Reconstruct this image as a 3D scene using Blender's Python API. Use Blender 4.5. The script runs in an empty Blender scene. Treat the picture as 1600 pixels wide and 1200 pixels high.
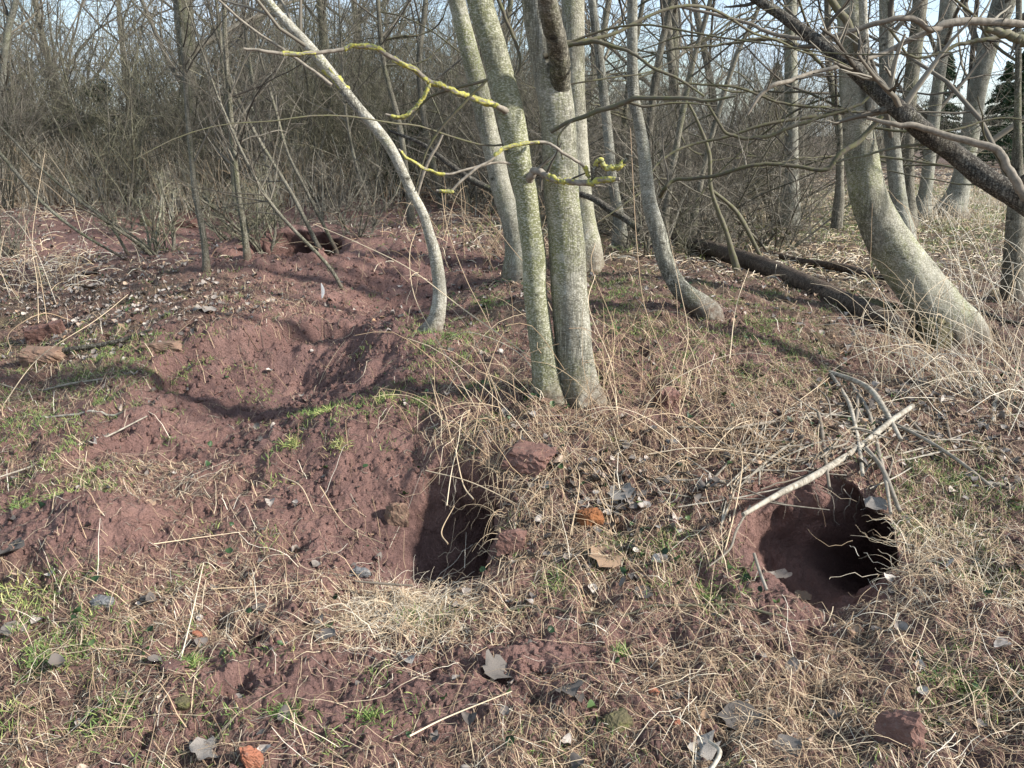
import bpy, math
import numpy as np
from mathutils import Vector
sc = bpy.context.scene
R_ = np.random.RandomState
# ------------------------------------------------------------------ camera / sky / sun / exposure
CAMH = 1.6; PITCH = math.atan(390/1256.0); F = 1256.0
cam = bpy.data.objects.new('camera', bpy.data.cameras.new('camera'))
bpy.context.collection.objects.link(cam); sc.camera = cam
cam.location = (0, 0, CAMH); cam.rotation_euler = (math.pi/2 - PITCH, 0, 0)
cam.data.sensor_width = 36; cam.data.lens = 36*F/1600; cam.data.clip_end = 2000; cam.data.clip_start = .05
SUN_EL = math.radians(31); SUN_DIR = Vector((1.0, -0.28, 0)).normalized()
sdir = Vector((SUN_DIR.x*math.cos(SUN_EL), SUN_DIR.y*math.cos(SUN_EL), math.sin(SUN_EL)))
w = bpy.data.worlds.new("World"); sc.world = w; w.use_nodes = True
nt = w.node_tree; nt.nodes.clear()
sky = nt.nodes.new('ShaderNodeTexSky'); sky.sky_type = 'NISHITA'; sky.sun_disc = False
sky.sun_elevation = SUN_EL; sky.sun_rotation = math.atan2(sdir.x, sdir.y)
sky.air_density = 1.0; sky.dust_density = .6; sky.ozone_density = 1.0
bgn = nt.nodes.new('ShaderNodeBackground'); bgn.inputs[1].default_value = 0.11
wo = nt.nodes.new('ShaderNodeOutputWorld')
tc = nt.nodes.new('ShaderNodeTexCoord'); mp = nt.nodes.new('ShaderNodeMapping'); mp.inputs['Scale'].default_value = (1, 1, 3)
nz = nt.nodes.new('ShaderNodeTexNoise'); nz.inputs['Scale'].default_value = 2.2; nz.inputs['Detail'].default_value = 6
rp = nt.nodes.new('ShaderNodeValToRGB'); rp.color_ramp.elements[0].position = .36; rp.color_ramp.elements[1].position = .66
mx = nt.nodes.new('ShaderNodeMix'); mx.data_type = 'RGBA'; mx.inputs[7].default_value = (5.2, 6.4, 7.8, 1)
for a, b in ((tc.outputs['Generated'], mp.inputs[0]), (mp.outputs[0], nz.inputs['Vector']), (nz.outputs[0], rp.inputs[0]),
             (rp.outputs[0], mx.inputs[0]), (sky.outputs[0], mx.inputs[6]), (mx.outputs[2], bgn.inputs[0]), (bgn.outputs[0], wo.inputs[0])):
    nt.links.new(a, b)
sl = bpy.data.lights.new('sun', 'SUN'); sl.energy = 5.0; sl.angle = math.radians(3.5); sl.color = (1, .955, .90)
so = bpy.data.objects.new('sun', sl); bpy.context.collection.objects.link(so)
so.rotation_euler = sdir.to_track_quat('Z', 'Y').to_euler()
sc.view_settings.view_transform = 'Standard'; sc.view_settings.look = 'None'
sc.view_settings.exposure = 0.87; sc.view_settings.gamma = 1
sc.render.engine = 'CYCLES'
# ------------------------------------------------------------------ projection helpers
cp, sp = math.cos(PITCH), math.sin(PITCH)
def ray(px, py):
    a = (np.asarray(px, float)-800)/F; b = -(np.asarray(py, float)-600)/F
    return np.stack([a, cp + b*sp, -sp + b*cp], -1)          # per unit forward depth
def at(px, py, Y):
    d = ray(px, py); s = Y/d[..., 1]
    return d*np.expand_dims(s, -1) + np.array([0, 0, CAMH])
def topx(x, y, z):
    dz = z-CAMH; f = y*cp - dz*sp; u = y*sp + dz*cp
    f = np.maximum(f, .05)
    return 800 + F*x/f, 600 - F*u/f
# ------------------------------------------------------------------ noise
def hash2(i, j, s=0):
    h = (i.astype(np.int64)*374761393 + j.astype(np.int64)*668265263 + s*1442695041) & 0x7fffffff
    h = ((h ^ (h >> 13))*1274126177) & 0x7fffffff
    return ((h ^ (h >> 16)) & 0xffff)/65535.0
def vn(x, y, s=0):
    x = np.asarray(x, float); y = np.asarray(y, float)
    i = np.floor(x); j = np.floor(y); fx = x-i; fy = y-j
    fx = fx*fx*(3-2*fx); fy = fy*fy*(3-2*fy); i = i.astype(np.int64); j = j.astype(np.int64)
    a = hash2(i, j, s); b = hash2(i+1, j, s); c = hash2(i, j+1, s); d = hash2(i+1, j+1, s)
    return (a*(1-fx)+b*fx)*(1-fy) + (c*(1-fx)+d*fx)*fy
def fbm(x, y, s=0, o=4):
    t = 0; a = .5
    for k in range(o):
        t = t + a*(vn(x*2**k+17.3*k, y*2**k-9.1*k, s+k)-.5); a *= .5
    return t*2
# ------------------------------------------------------------------ terrain
CPTS = [(-300,1250,0),(0,1250,0),(400,1250,0),(800,1250,0),(1200,1250,0),(1600,1250,0),(1900,1250,0),
 (0,1000,.03),(400,1000,.03),(800,1000,.02),(1200,1010,-.01),(1600,1000,.03),(-300,950,.08),(1900,900,.1),
 (0,900,.07),(250,900,.06),(480,900,.03),(650,925,0.0),(850,920,.03),(1080,930,.02),(1280,985,-.02),(1450,930,.05),(1600,900,.09),
 (0,800,.13),(150,800,.19),(330,800,.11),(480,800,.1),(850,820,.14),(1050,820,.13),(1480,800,.14),(1600,780,.16),
 (0,700,.16),(120,690,.21),(250,720,.14),(330,690,.15),(430,690,.25),(550,650,.36),(620,690,.28),(760,690,.34),(900,700,.3),(1100,700,.28),(1300,690,.28),(1500,690,.2),(1600,680,.2),
 (0,620,.2),(150,620,.24),(225,600,.33),(300,615,.22),(400,600,.22),(480,590,.22),(550,590,.30),(600,560,.42),(700,590,.41),(870,620,.40),(1000,610,.38),(1150,600,.36),(1350,590,.22),(1550,590,.15),
 (0,540,.22),(240,555,.34),(330,540,.39),(420,517,.43),(520,502,.45),(590,522,.45),(680,520,.43),(800,520,.45),(950,520,.5),(1100,490,.5),(1250,510,.38),(1400,530,.2),(1600,520,.1),
 (0,450,.25),(150,450,.3),(330,440,.44),(450,430,.48),(530,460,.42),(600,490,.28),(650,470,.28),(750,450,.48),(950,430,.5),(1100,430,.42),(1300,430,.15),(1500,430,.08),(1600,430,.05),
 (0,380,.3),(150,370,.35),(300,412,.48),(420,412,.54),(500,402,.55),(250,375,.3),(380,372,.2),(450,362,.3),(560,370,.52),(600,350,.52),(700,400,.52),
 (0,330,.5),(150,310,.55),(300,320,.5),(450,330,.5),(550,310,.6),(700,330,.55),(900,370,.5),(1100,370,.2),(1300,350,.1),(1500,350,.05),(1600,330,0),
 (0,300,.6),(200,290,.7),(400,290,.7),(600,300,.65),(800,320,.5)]
cw = []
for px, py, z in CPTS:
    d = ray(px, py); s = (z-CAMH)/d[2]; x, y = d[0]*s, d[1]*s; cw.append((x/y, math.log(y), z))
for y, zl, zr in ((22, .75, 0), (40, .6, 0), (90, .4, 0), (400, 0, 0)):
    for u in (-.9, -.5, -.2, .1, .4, .9): cw.append((u, math.log(y), zl if u < 0 else zr))
for u, z in ((-.9, 0), (-.4, 0), (.2, 0), (.9, 0)): cw.append((u, 0.0, z))
for y in (2, 3, 4.5, 7, 12): cw.append((-.95, math.log(y), .25*(y > 2.5)+.3*(y > 6))); cw.append((.95, math.log(y), .08))
cw = np.array(cw)
def tpsk(d2): return .5*d2*np.log(d2+1e-12)
_n = len(cw); _d = ((cw[:, None, :2]-cw[None, :, :2])**2).sum(-1)
_A = np.zeros((_n+3, _n+3)); _A[:_n, :_n] = tpsk(_d) + np.eye(_n)*2e-4
_A[:_n, _n] = 1; _A[:_n, _n+1:] = cw[:, :2]; _A[_n:, :_n] = _A[:_n, _n:].T
_W = np.linalg.solve(_A, np.concatenate([cw[:, 2], [0, 0, 0]]))
def tps(u, v):
    o = np.empty(u.size); uf = u.ravel(); vf = v.ravel()
    for k in range(0, uf.size, 20000):
        a = uf[k:k+20000]; b = vf[k:k+20000]
        d2 = (a[:, None]-cw[None, :, 0])**2 + (b[:, None]-cw[None, :, 1])**2
        o[k:k+20000] = tpsk(d2) @ _W[:_n] + _W[_n] + a*_W[_n+1] + b*_W[_n+2]
    return o.reshape(u.shape)
# lookup table of the smooth terrain
TU = np.linspace(-.95, .95, 381); TV = np.linspace(0, math.log(400), 420)
TT = tps(*np.meshgrid(TU, TV))
def base_h(x, y):
    x = np.asarray(x, float); y = np.asarray(y, float)
    yy = np.clip(y, 1, 399); u = np.clip(x/yy, -.949, .949); v = np.log(yy)
    a = (u-TU[0])/(TU[1]-TU[0]); b = (v-TV[0])/(TV[1]-TV[0])
    i = np.clip(a.astype(int), 0, 379); j = np.clip(b.astype(int), 0, 418); a = a-i; b = b-j
    return (TT[j, i]*(1-a)+TT[j, i+1]*a)*(1-b)+(TT[j+1, i]*(1-a)+TT[j+1, i+1]*a)*b
def G(px, py):
    d = ray(px, py); o = np.array([0, 0, CAMH]); s = .8; last = s
    while s < 80:
        p = o+d*s
        if p[2] < base_h(p[0], p[1]):
            lo, hi = last, s
            for _ in range(18):
                m = (lo+hi)/2; p = o+d*m
                if p[2] < base_h(p[0], p[1]): hi = m
                else: lo = m
            return o+d*hi
        last = s; s *= 1.012
    return o+d*60
def spline(pts, n):
    p = np.asarray(pts, float); m = len(p)
    if m == 2: return p[0]+(p[1]-p[0])*np.linspace(0, 1, n)[:, None]
    e = np.concatenate([[2*p[0]-p[1]], p, [2*p[-1]-p[-2]]]); t = np.linspace(0, m-1-1e-6, n); i = t.astype(int); f = (t-i)[:, None]
    a, b, c, d = e[i], e[i+1], e[i+2], e[i+3]
    return .5*(2*b+(c-a)*f+(2*a-5*b+4*c-d)*f**2+(3*b-a-3*c+d)*f**3)
def bmp(x, y, cx, cy, r, h, rx=1.0):
    return h*np.exp(-(((x-cx)/rx)**2+(y-cy)**2)/r**2)
FEAT = []
def feat(px, py, r, h, rx=1.0):
    g = G(px, py); FEAT.append((g[0], g[1], r, h, rx))
feat(675, 805, .25, -.24); feat(600, 765, .2, -.05); feat(560, 520, .1, .03); feat(600, 590, .1, .05); feat(450, 585, .2, -.05, 1.6); feat(330, 520, .12, .03, 2); feat(890, 640, .25, .045); feat(775, 1055, .05, -.05); feat(150, 800, .2, .03, 1.8)
feat(210, 600, .05, -.07); feat(185, 680, .06, -.06); feat(265, 575, .05, -.06, 1.5); feat(545, 572, .12, -.06); feat(560, 535, .04, -.05)
feat(1280, 950, .2, -.05, 1.2); feat(280, 795, .04, -.05); feat(1275, 1075, .04, -.05); feat(970, 1000, .03, -.04)
feat(65, 1110, .03, -.03); feat(850, 1050, .05, -.03); feat(235, 390, .25, -.12, 2); feat(440, 355, .4, .1, 1.4)
feat(1460, 965, .2, .03, 1.5); feat(450, 640, .1, .03); feat(340, 690, .1, -.03)
SCARP = []
def scarp(pts, h, side, decay=.3, soft=.035):
    SCARP.append((np.array([G(a, b)[:2] for a, b in spline(np.array(pts, float), 14)]), h, side, decay, soft))
scarp([(235,585),(260,562),(330,540),(420,522),(500,508),(560,512),(596,535)], .085, -1, .22)
scarp([(610,540),(592,560),(575,585),(530,610),(470,632)], .05, 1, .2)
scarp([(520,420),(575,450),(625,490),(660,512)], .10, 1, .28)
scarp([(330,725),(250,690),(170,700),(90,735)], .05, 1, .2)
scarp([(20,800),(90,790),(180,775),(280,785)], .045, 1, .2)
scarp([(265,575),(225,610),(190,650)], .06, 1, .18)
scarp([(395,425),(430,418),(470,412),(510,395),(520,375)], .05, -1, .3)
scarp([(960,560),(1040,590),(1130,600),(1200,620)], .05, 1, .25)
scarp([(1030,470),(1090,500),(1110,520)], .05, 1, .15)
def scarps(x, y):
    z = np.zeros(np.shape(x)); wx = x+.05*fbm(x*5, y*5, 201, 3); wy = y+.05*fbm(x*5, y*5, 202, 3)
    for P, h, sd, dec, soft in SCARP:
        lo = P.min(0)-1.2; hi = P.max(0)+1.2; m = (x > lo[0]) & (x < hi[0]) & (y > lo[1]) & (y < hi[1])
        if not m.any(): continue
        X = wx[m]; Y = wy[m]; best = np.full(X.shape, 9.); sg = np.ones(X.shape); cl = np.zeros(X.shape)
        for k in range(len(P)-1):
            a = P[k]; d = P[k+1]-a; L2 = d@d; t = ((X-a[0])*d[0]+(Y-a[1])*d[1])/L2; tc_ = np.clip(t, 0, 1)
            ex = X-a[0]-tc_*d[0]; ey = Y-a[1]-tc_*d[1]; D = np.hypot(ex, ey); c = d[0]*ey-d[1]*ex; u = D < best
            best[u] = D[u]; sg[u] = np.sign(c[u]); cl[u] = (k+tc_[u])/(len(P)-1)
        sdist = best*sg*sd; taper = np.clip(np.minimum(cl, 1-cl)*6, 0, 1)
        q = np.clip(sdist/soft, -1, 1)*.5+.5; q = q*q*(3-2*q)
        z[m] += (-h*q*np.exp(-np.maximum(sdist, 0)/dec)+h*.35*(1-q)*np.exp(-np.maximum(-sdist, 0)/.12))*taper
    return z
FEAT.append((-2.35, 8.9, .45, .13, 1.7))
def rough(x, y):
    f = 1/(1+np.maximum(np.asarray(y)-8, 0)*.05)
    rd = 1-np.abs(fbm(x*3.2, y*3.2, 7, 3))*2
    n = fbm(x*.9, y*.9, 3, 3)*.07*(np.clip(np.asarray(y)-3, 0, 1)*.8+.2) + fbm(x*3, y*3, 5, 4)*.045 + fbm(x*13, y*13, 11, 4)*.034 + np.abs(fbm(x*30, y*30, 33, 3))*.026 + fbm(x*55, y*55, 31, 2)*.010
    n = n - np.maximum(fbm(x*7, y*7, 41, 2)-.28, 0)*.16 + (rd-.6)*.012
    return n*f
def ground_z(x, y):
    z = base_h(x, y)
    for cx, cy, r, h, rx in FEAT: z = z+bmp(x, y, cx, cy, r, h, rx)
    if np.ndim(z) > 0: z = z+scarps(np.asarray(x), np.asarray(y))
    return z+rough(x, y)
# burrow mouths: ground pulled sideways and down into the bank
g1 = G(690, 800); g2 = G(1275, 850); g3 = G(1330, 815); g4 = G(455, 398)
g5 = G(232, 392)
PULL = [(g1[0]+.0, g1[1]+.02, .24, .29, (.12, .15, -.17)), (g1[0]+.045, g1[1]+.03, .13, .2, (.30, .28, -.26)),
        (g2[0]-.01, g2[1]+.035, .26, .29, (.05, .20, -.27)), (g3[0]+.01, g3[1]-.0, .13, .22, (.45, .30, -.30)),
        (-2.25, 7.85, .62, .62, (.06, .30, -.85)), (-2.15, 8.15, .42, .4, (.15, .75, -.3)),
        (g5[0], g5[1], .1, .1, (0, .12, -.1))]
def pull(x, y):
    D = np.zeros(np.shape(x)+(3,)); M = np.zeros(np.shape(x))
    wob = 1+.28*fbm(x*6, y*6, 91, 3)
    for cx, cy, rx, ry, d in PULL:
        r = np.sqrt(((x-cx)/rx)**2+((y-cy)/ry)**2)*wob
        t = np.clip((1.12-r)/(.95 if cx < .2 and cy < 4 else .62), 0, 1); t = t*t*(3-2*t)
        D += t[..., None]*np.array(d); M = np.maximum(M, t)
    return D, M
def surf(x, y):
    z = ground_z(x, y); D, M = pull(x, y)
    return np.stack([x, y, z], -1)+D, M
# masks laid on the ground (blobs given where they lie on the ground)
def blobs(px, py, L, base=0.):
    t = np.full(np.shape(px), float(base))
    for cx, cy, rx, ry, wt in L: t += wt*np.exp(-((px-cx)/rx)**2-((py-cy)/ry)**2)
    return t
STRAW = [(450,590,150,55,-.8),(350,680,80,50,-.6),(490,740,110,70,-.5),(610,800,110,90,-1.),(560,400,120,80,-.6),(200,350,250,50,-.5),
 (600,470,70,50,-.6),(150,830,130,35,-.5),(600,1065,260,70,-.75),(850,1015,110,40,-.5),(250,690,130,40,-.5),(150,1100,90,60,-.25),(1000,1010,120,25,-.3),(1450,970,110,35,-.5),(1200,880,60,60,-.8),(640,950,100,38,1.6),
 (950,850,200,130,.9),(1100,1120,330,130,.75),(1490,880,130,110,1.1),(230,740,180,35,.7),(380,940,230,80,.6),(800,680,130,70,.7),
 (1150,640,220,110,.8),(120,1100,200,120,.4),(100,620,100,60,.5),(450,470,90,40,.3),(1500,640,150,80,.6),(1400,1020,200,60,.5),(400,560,60,12,.4)]
GREEN = [(200,575,170,38,1.),(60,650,110,70,.8),(275,545,50,18,1.),(700,530,60,35,1.),(760,475,30,15,1.),(1170,520,90,55,1.1),(970,480,60,40,.8),
 (100,1050,170,90,.55),(860,915,40,22,.9),(1500,1080,60,30,.8),(1550,830,90,90,.65),(1450,760,110,50,.6),(90,750,70,25,.9),(520,645,40,16,.9),(600,628,60,14,.8),
 (1350,330,260,45,.9),(1040,880,140,40,.6),(440,1125,14,14,1.2),(580,1115,14,12,1.),(300,1080,60,50,.5),(700,630,120,40,.5),(1050,560,120,60,.5),
 (850,1160,50,40,.5),(1110,925,25,20,1.),(740,820,40,50,.8),(150,980,150,60,.3),(690,960,40,20,.5),(1260,580,60,30,.5)]
LEAF = [(150,470,180,70,1.4),(60,380,90,50,.6),(970,760,130,55,1.5),(930,850,120,40,.8),(1450,650,160,60,1.),(1240,710,70,30,1.),(700,380,90,60,.6),
 (1250,400,220,60,.7),(100,290,200,25,.9),(450,300,250,15,.8),(1580,740,60,40,.8),(320,390,60,30,.3),(820,420,60,60,.5),(1330,520,60,30,.8),(900,700,80,40,.6)]
def humus_mask(x, y, z):
    px, py = topx(x, y, z)
    soil = blobs(px, py, [(430,590,220,75,1.2),(560,420,170,110,1.3),(230,350,260,60,1.2),(600,800,150,120,1.3),(200,700,190,70,.7),(150,830,170,50,1.1),
        (600,1070,330,110,1.0),(1250,860,130,110,1.5),(1420,980,190,60,.8),(1180,560,90,60,.5),(960,620,150,80,.3),(1100,470,120,40,.5),(950,1010,300,60,.6),(60,390,80,40,.7),(400,900,200,60,.5),(1350,380,350,70,-.5)], .25)
    soil = soil+.45*np.clip((py-480)/120, 0, 1)
    return np.clip(1-soil+.5*fbm(x*4, y*4, 61, 3), 0, 1)
# ------------------------------------------------------------------ mesh builders
class MB:
    def __init__(s): s.v = []; s.f = []; s.a = []; s.n = 0
    def add(s, V, Q, A=None):
        V = np.asarray(V, float).reshape(-1, 3); Q = np.asarray(Q, np.int64)
        s.v.append(V); s.f.append(Q+s.n); s.n += len(V)
        s.a.append(np.zeros(len(V)) if A is None else np.broadcast_to(A, (len(V),)).astype(float))
    def build(s, name, mat, parent=None, loc=(0, 0, 0), smooth=True, mat2=None):
        V = np.concatenate(s.v)-np.array(loc); A = np.concatenate(s.a)
        me = bpy.data.meshes.new(name); me.vertices.add(len(V)); me.vertices.foreach_set('co', V.astype(np.float32).ravel())
        nf = sum(len(q) for q in s.f); nl = sum(q.size for q in s.f)
        me.loops.add(nl); me.polygons.add(nf)
        me.loops.foreach_set('vertex_index', np.concatenate([q.ravel() for q in s.f]).astype(np.int32))
        tot = np.concatenate([np.full(len(q), q.shape[1]) for q in s.f])
        me.polygons.foreach_set('loop_start', np.concatenate([[0], np.cumsum(tot)[:-1]]).astype(np.int32))
        if smooth: me.polygons.foreach_set('use_smooth', np.ones(nf, bool))
        at_ = me.attributes.new('tone', 'FLOAT', 'POINT'); at_.data.foreach_set('value', A.astype(np.float32))
        me.update(calc_edges=True); me.materials.append(mat)
        o = bpy.data.objects.new(name, me); bpy.context.collection.objects.link(o)
        if parent is not None: o.parent = parent
        else: o.location = loc
        return o
def norm(v): return v/(np.linalg.norm(v, axis=-1, keepdims=True)+1e-12)
def frames(P):
    T = norm(np.gradient(P, axis=1)); ch = norm(P[:, -1]-P[:, 0]+1e-9)
    a = np.where(np.abs(ch[:, 2:3]) > .75, np.array([[1., 0, 0]]), np.array([[0, 0, 1.]]))
    N = norm(np.cross(T, a[:, None, :])); return T, N, np.cross(T, N)
def tubes(mb, P, R, s=3, tone=None, cap=False, disp=None):
    P = np.asarray(P, float); R = np.asarray(R, float); n, K = R.shape
    T, N, B = frames(P); th = np.arange(s)*2*np.pi/s
    RR = R[:, :, None]*np.ones(s)
    if disp is not None: RR = RR*disp(P, th)
    V = P[:, :, None]+RR[..., None]*(N[:, :, None]*np.cos(th)[:, None]+B[:, :, None]*np.sin(th)[:, None])
    i = np.arange(n)[:, None, None]*K*s; j = np.arange(K-1)[None, :, None]*s; k = np.arange(s)[None, None, :]; k2 = (k+1) % s
    Q = np.stack(np.broadcast_arrays(i+j+k, i+j+k2, i+j+s+k2, i+j+s+k), -1).reshape(-1, 4)
    A = None if tone is None else np.repeat(np.broadcast_to(np.asarray(tone, float), (n,)), K*s)
    mb.add(V, Q, A)
    if cap:
        for e in (0, K-1):
            c = P[:, e]; rim = V[:, e]; m = np.concatenate([rim, c[:, None]], 1)
            ii = np.arange(n)[:, None]*(s+1); kk = np.arange(s)[None]; k3 = (kk+1) % s
            F3 = np.stack(np.broadcast_arrays(ii+kk, ii+k3, ii+s), -1).reshape(-1, 3)
            mb.add(m, F3, None if tone is None else np.repeat(np.broadcast_to(np.asarray(tone, float), (n,)), s+1))
def ribbons(mb, P, Wd, tone=None, up=None):
    P = np.asarray(P, float); n, K = P.shape[:2]; T = norm(np.gradient(P, axis=1))
    a = np.zeros((n, 1, 3)); a[..., 2] = 1
    if up is not None: a = up[:, None]
    S = norm(np.cross(T, a)); V = np.stack([P-S*Wd[..., None], P+S*Wd[..., None]], 2)
    i = np.arange(n)[:, None]*K*2; j = np.arange(K-1)[None]*2
    Q = np.stack([i+j, i+j+1, i+j+3, i+j+2], -1).reshape(-1, 4)
    mb.add(V, Q, None if tone is None else np.repeat(tone, K*2))
def grow(P, R, n, ratio, ang, up, rs, K=5, rr=.55, tmin=.15, wig=.25, minr=.0012, tip=.35):
    N = len(P); idx = rs.randint(0, N, n); t = tmin+(1-tmin)*rs.rand(n); kf = t*(P.shape[1]-1)
    i = np.minimum(kf.astype(int), P.shape[1]-2); f = (kf-i)[:, None]
    p = P[idx, i]*(1-f)+P[idx, i+1]*f; r = R[idx, i]*(1-f[:, 0])+R[idx, i+1]*f[:, 0]
    L = np.linalg.norm(P[idx, -1]-P[idx, 0], axis=1)*ratio*(.5+.8*rs.rand(n))*(1.15-.6*t)
    T = norm(P[idx, i+1]-P[idx, i]); q = norm(np.cross(T, rs.randn(n, 3)))
    a = (ang*(.6+.8*rs.rand(n)))[:, None]; d = norm(T*np.cos(a)+q*np.sin(a))
    out = [p]; drift = rs.randn(n, 3)*wig*.5
    for k in range(K-1):
        d = norm(d+rs.randn(n, 3)*wig*.6+drift*.5+np.array([0, 0, up])); p = p+d*(L/(K-1))[:, None]; out.append(p)
    r0 = np.maximum(r*rr, minr)[:, None]; RR = np.maximum(r0*np.linspace(1, tip, K)[None], minr*.6)
    return np.stack(out, 1), RR
# ------------------------------------------------------------------ materials
def lin(c): return tuple(((v/255)/12.92 if v/255 <= .04045 else ((v/255+.055)/1.055)**2.4) for v in c)+(1,)
class NT:
    def __init__(s, name, rough=.9):
        s.m = bpy.data.materials.new(name); s.m.use_nodes = True; s.t = s.m.node_tree; s.b = s.t.nodes['Principled BSDF']
        s.b.inputs['Roughness'].default_value = rough; s.b.inputs['Specular IOR Level'].default_value = .25
        s.c = s.t.nodes.new('ShaderNodeTexCoord').outputs['Object']
    def n(s, t, **k):
        o = s.t.nodes.new(t)
        for a, b in k.items(): setattr(o, a, b)
        return o
    def l(s, a, b): s.t.links.new(a, b)
    def noise(s, scale, det=4, rough=.6, vec=None, stretch=None):
        o = s.n('ShaderNodeTexNoise'); o.inputs['Scale'].default_value = scale; o.inputs['Detail'].default_value = det; o.inputs['Roughness'].default_value = rough
        v = vec or s.c
        if stretch: m = s.n('ShaderNodeMapping'); m.inputs['Scale'].default_value = stretch; s.l(v, m.inputs[0]); v = m.outputs[0]
        s.l(v, o.inputs['Vector']); return o.outputs[0]
    def ramp(s, x, st):
        o = s.n('ShaderNodeValToRGB'); e = o.color_ramp.elements
        while len(e) < len(st): e.new(.5)
        for k, (p, c) in enumerate(st): e[k].position = p; e[k].color = (c if isinstance(c, tuple) else (c, c, c))+((1,) if not isinstance(c, tuple) or len(c) == 3 else ())
        s.l(x, o.inputs[0]); return o.outputs[0]
    def mix(s, f, a, b, mode='MIX'):
        o = s.n('ShaderNodeMix', data_type='RGBA', blend_type=mode)
        for i, v in ((0, f), (6, a), (7, b)):
            if hasattr(v, 'links'): s.l(v, o.inputs[i])
            else: o.inputs[i].default_value = v if not isinstance(v, tuple) else (v+(1,))[:4]
        return o.outputs[2]
    def bump(s, h, st, dist, prev=None):
        o = s.n('ShaderNodeBump'); o.inputs['Strength'].default_value = st; o.inputs['Distance'].default_value = dist
        s.l(h, o.inputs['Height'])
        if prev: s.l(prev, o.inputs['Normal'])
        return o.outputs[0]
    def tone(s): o = s.n('ShaderNodeAttribute'); o.attribute_name = 'tone'; return o.outputs['Fac']
    def rnd(s): return s.n('ShaderNodeObjectInfo').outputs['Random']
    def done(s, col, nrm=None):
        s.l(col, s.b.inputs['Base Color'])
        if nrm: s.l(nrm, s.b.inputs['Normal'])
        return s.m
def m_soil():
    k = NT('red_soil', .85)
    a = k.ramp(k.noise(3.5, 5), [(.3, (.155, .085, .067)), (.55, (.26, .146, .117)), (.75, (.36, .22, .178))])
    b = k.ramp(k.noise(1.1, 3), [(.4, (.135, .082, .077)), (.65, (.285, .162, .13))])
    c = k.mix(.45, a, b)
    c = k.mix(k.ramp(k.noise(60, 3), [(.55, 0.), (.75, .5)]), c, (.30, .17, .13))
    c = k.mix(k.ramp(k.noise(38, 4), [(.28, .65), (.40, 0.)]), c, (.09, .05, .04))
    sp_ = k.n('ShaderNodeTexVoronoi'); sp_.inputs['Scale'].default_value = 48; k.l(k.c, sp_.inputs['Vector'])
    c = k.mix(k.ramp(sp_.outputs['Distance'], [(.06, .8), (.13, 0.)]), c, (.36, .25, .2))
    h = k.ramp(k.noise(26, 5), [(.3, (.06, .038, .028)), (.55, (.125, .082, .058)), (.75, (.20, .145, .105))])
    h = k.mix(k.ramp(k.noise(2.2, 4), [(.48, 0.), (.62, .6)]), h, (.085, .095, .04))
    c = k.mix(k.tone(), c, h)
    n = k.bump(k.noise(24, 6, .7), 1., .035); n = k.bump(k.noise(95, 5, .75), 1., .012, n)
    vb = k.n('ShaderNodeTexVoronoi'); vb.inputs['Scale'].default_value = 62; vb.inputs['Randomness'].default_value = 1; k.l(k.c, vb.inputs['Vector'])
    n = k.bump(k.ramp(vb.outputs['Distance'], [(.0, 1.), (.6, 0.)]), .45, .008, n)
    wet = k.ramp(k.noise(1.7, 5, .65), [(.46, 0.), (.66, .45)]); c = k.mix(wet, c, k.mix(1., c, (.66, .64, .68), 'MULTIPLY'))
    return k.done(c, n)
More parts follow.
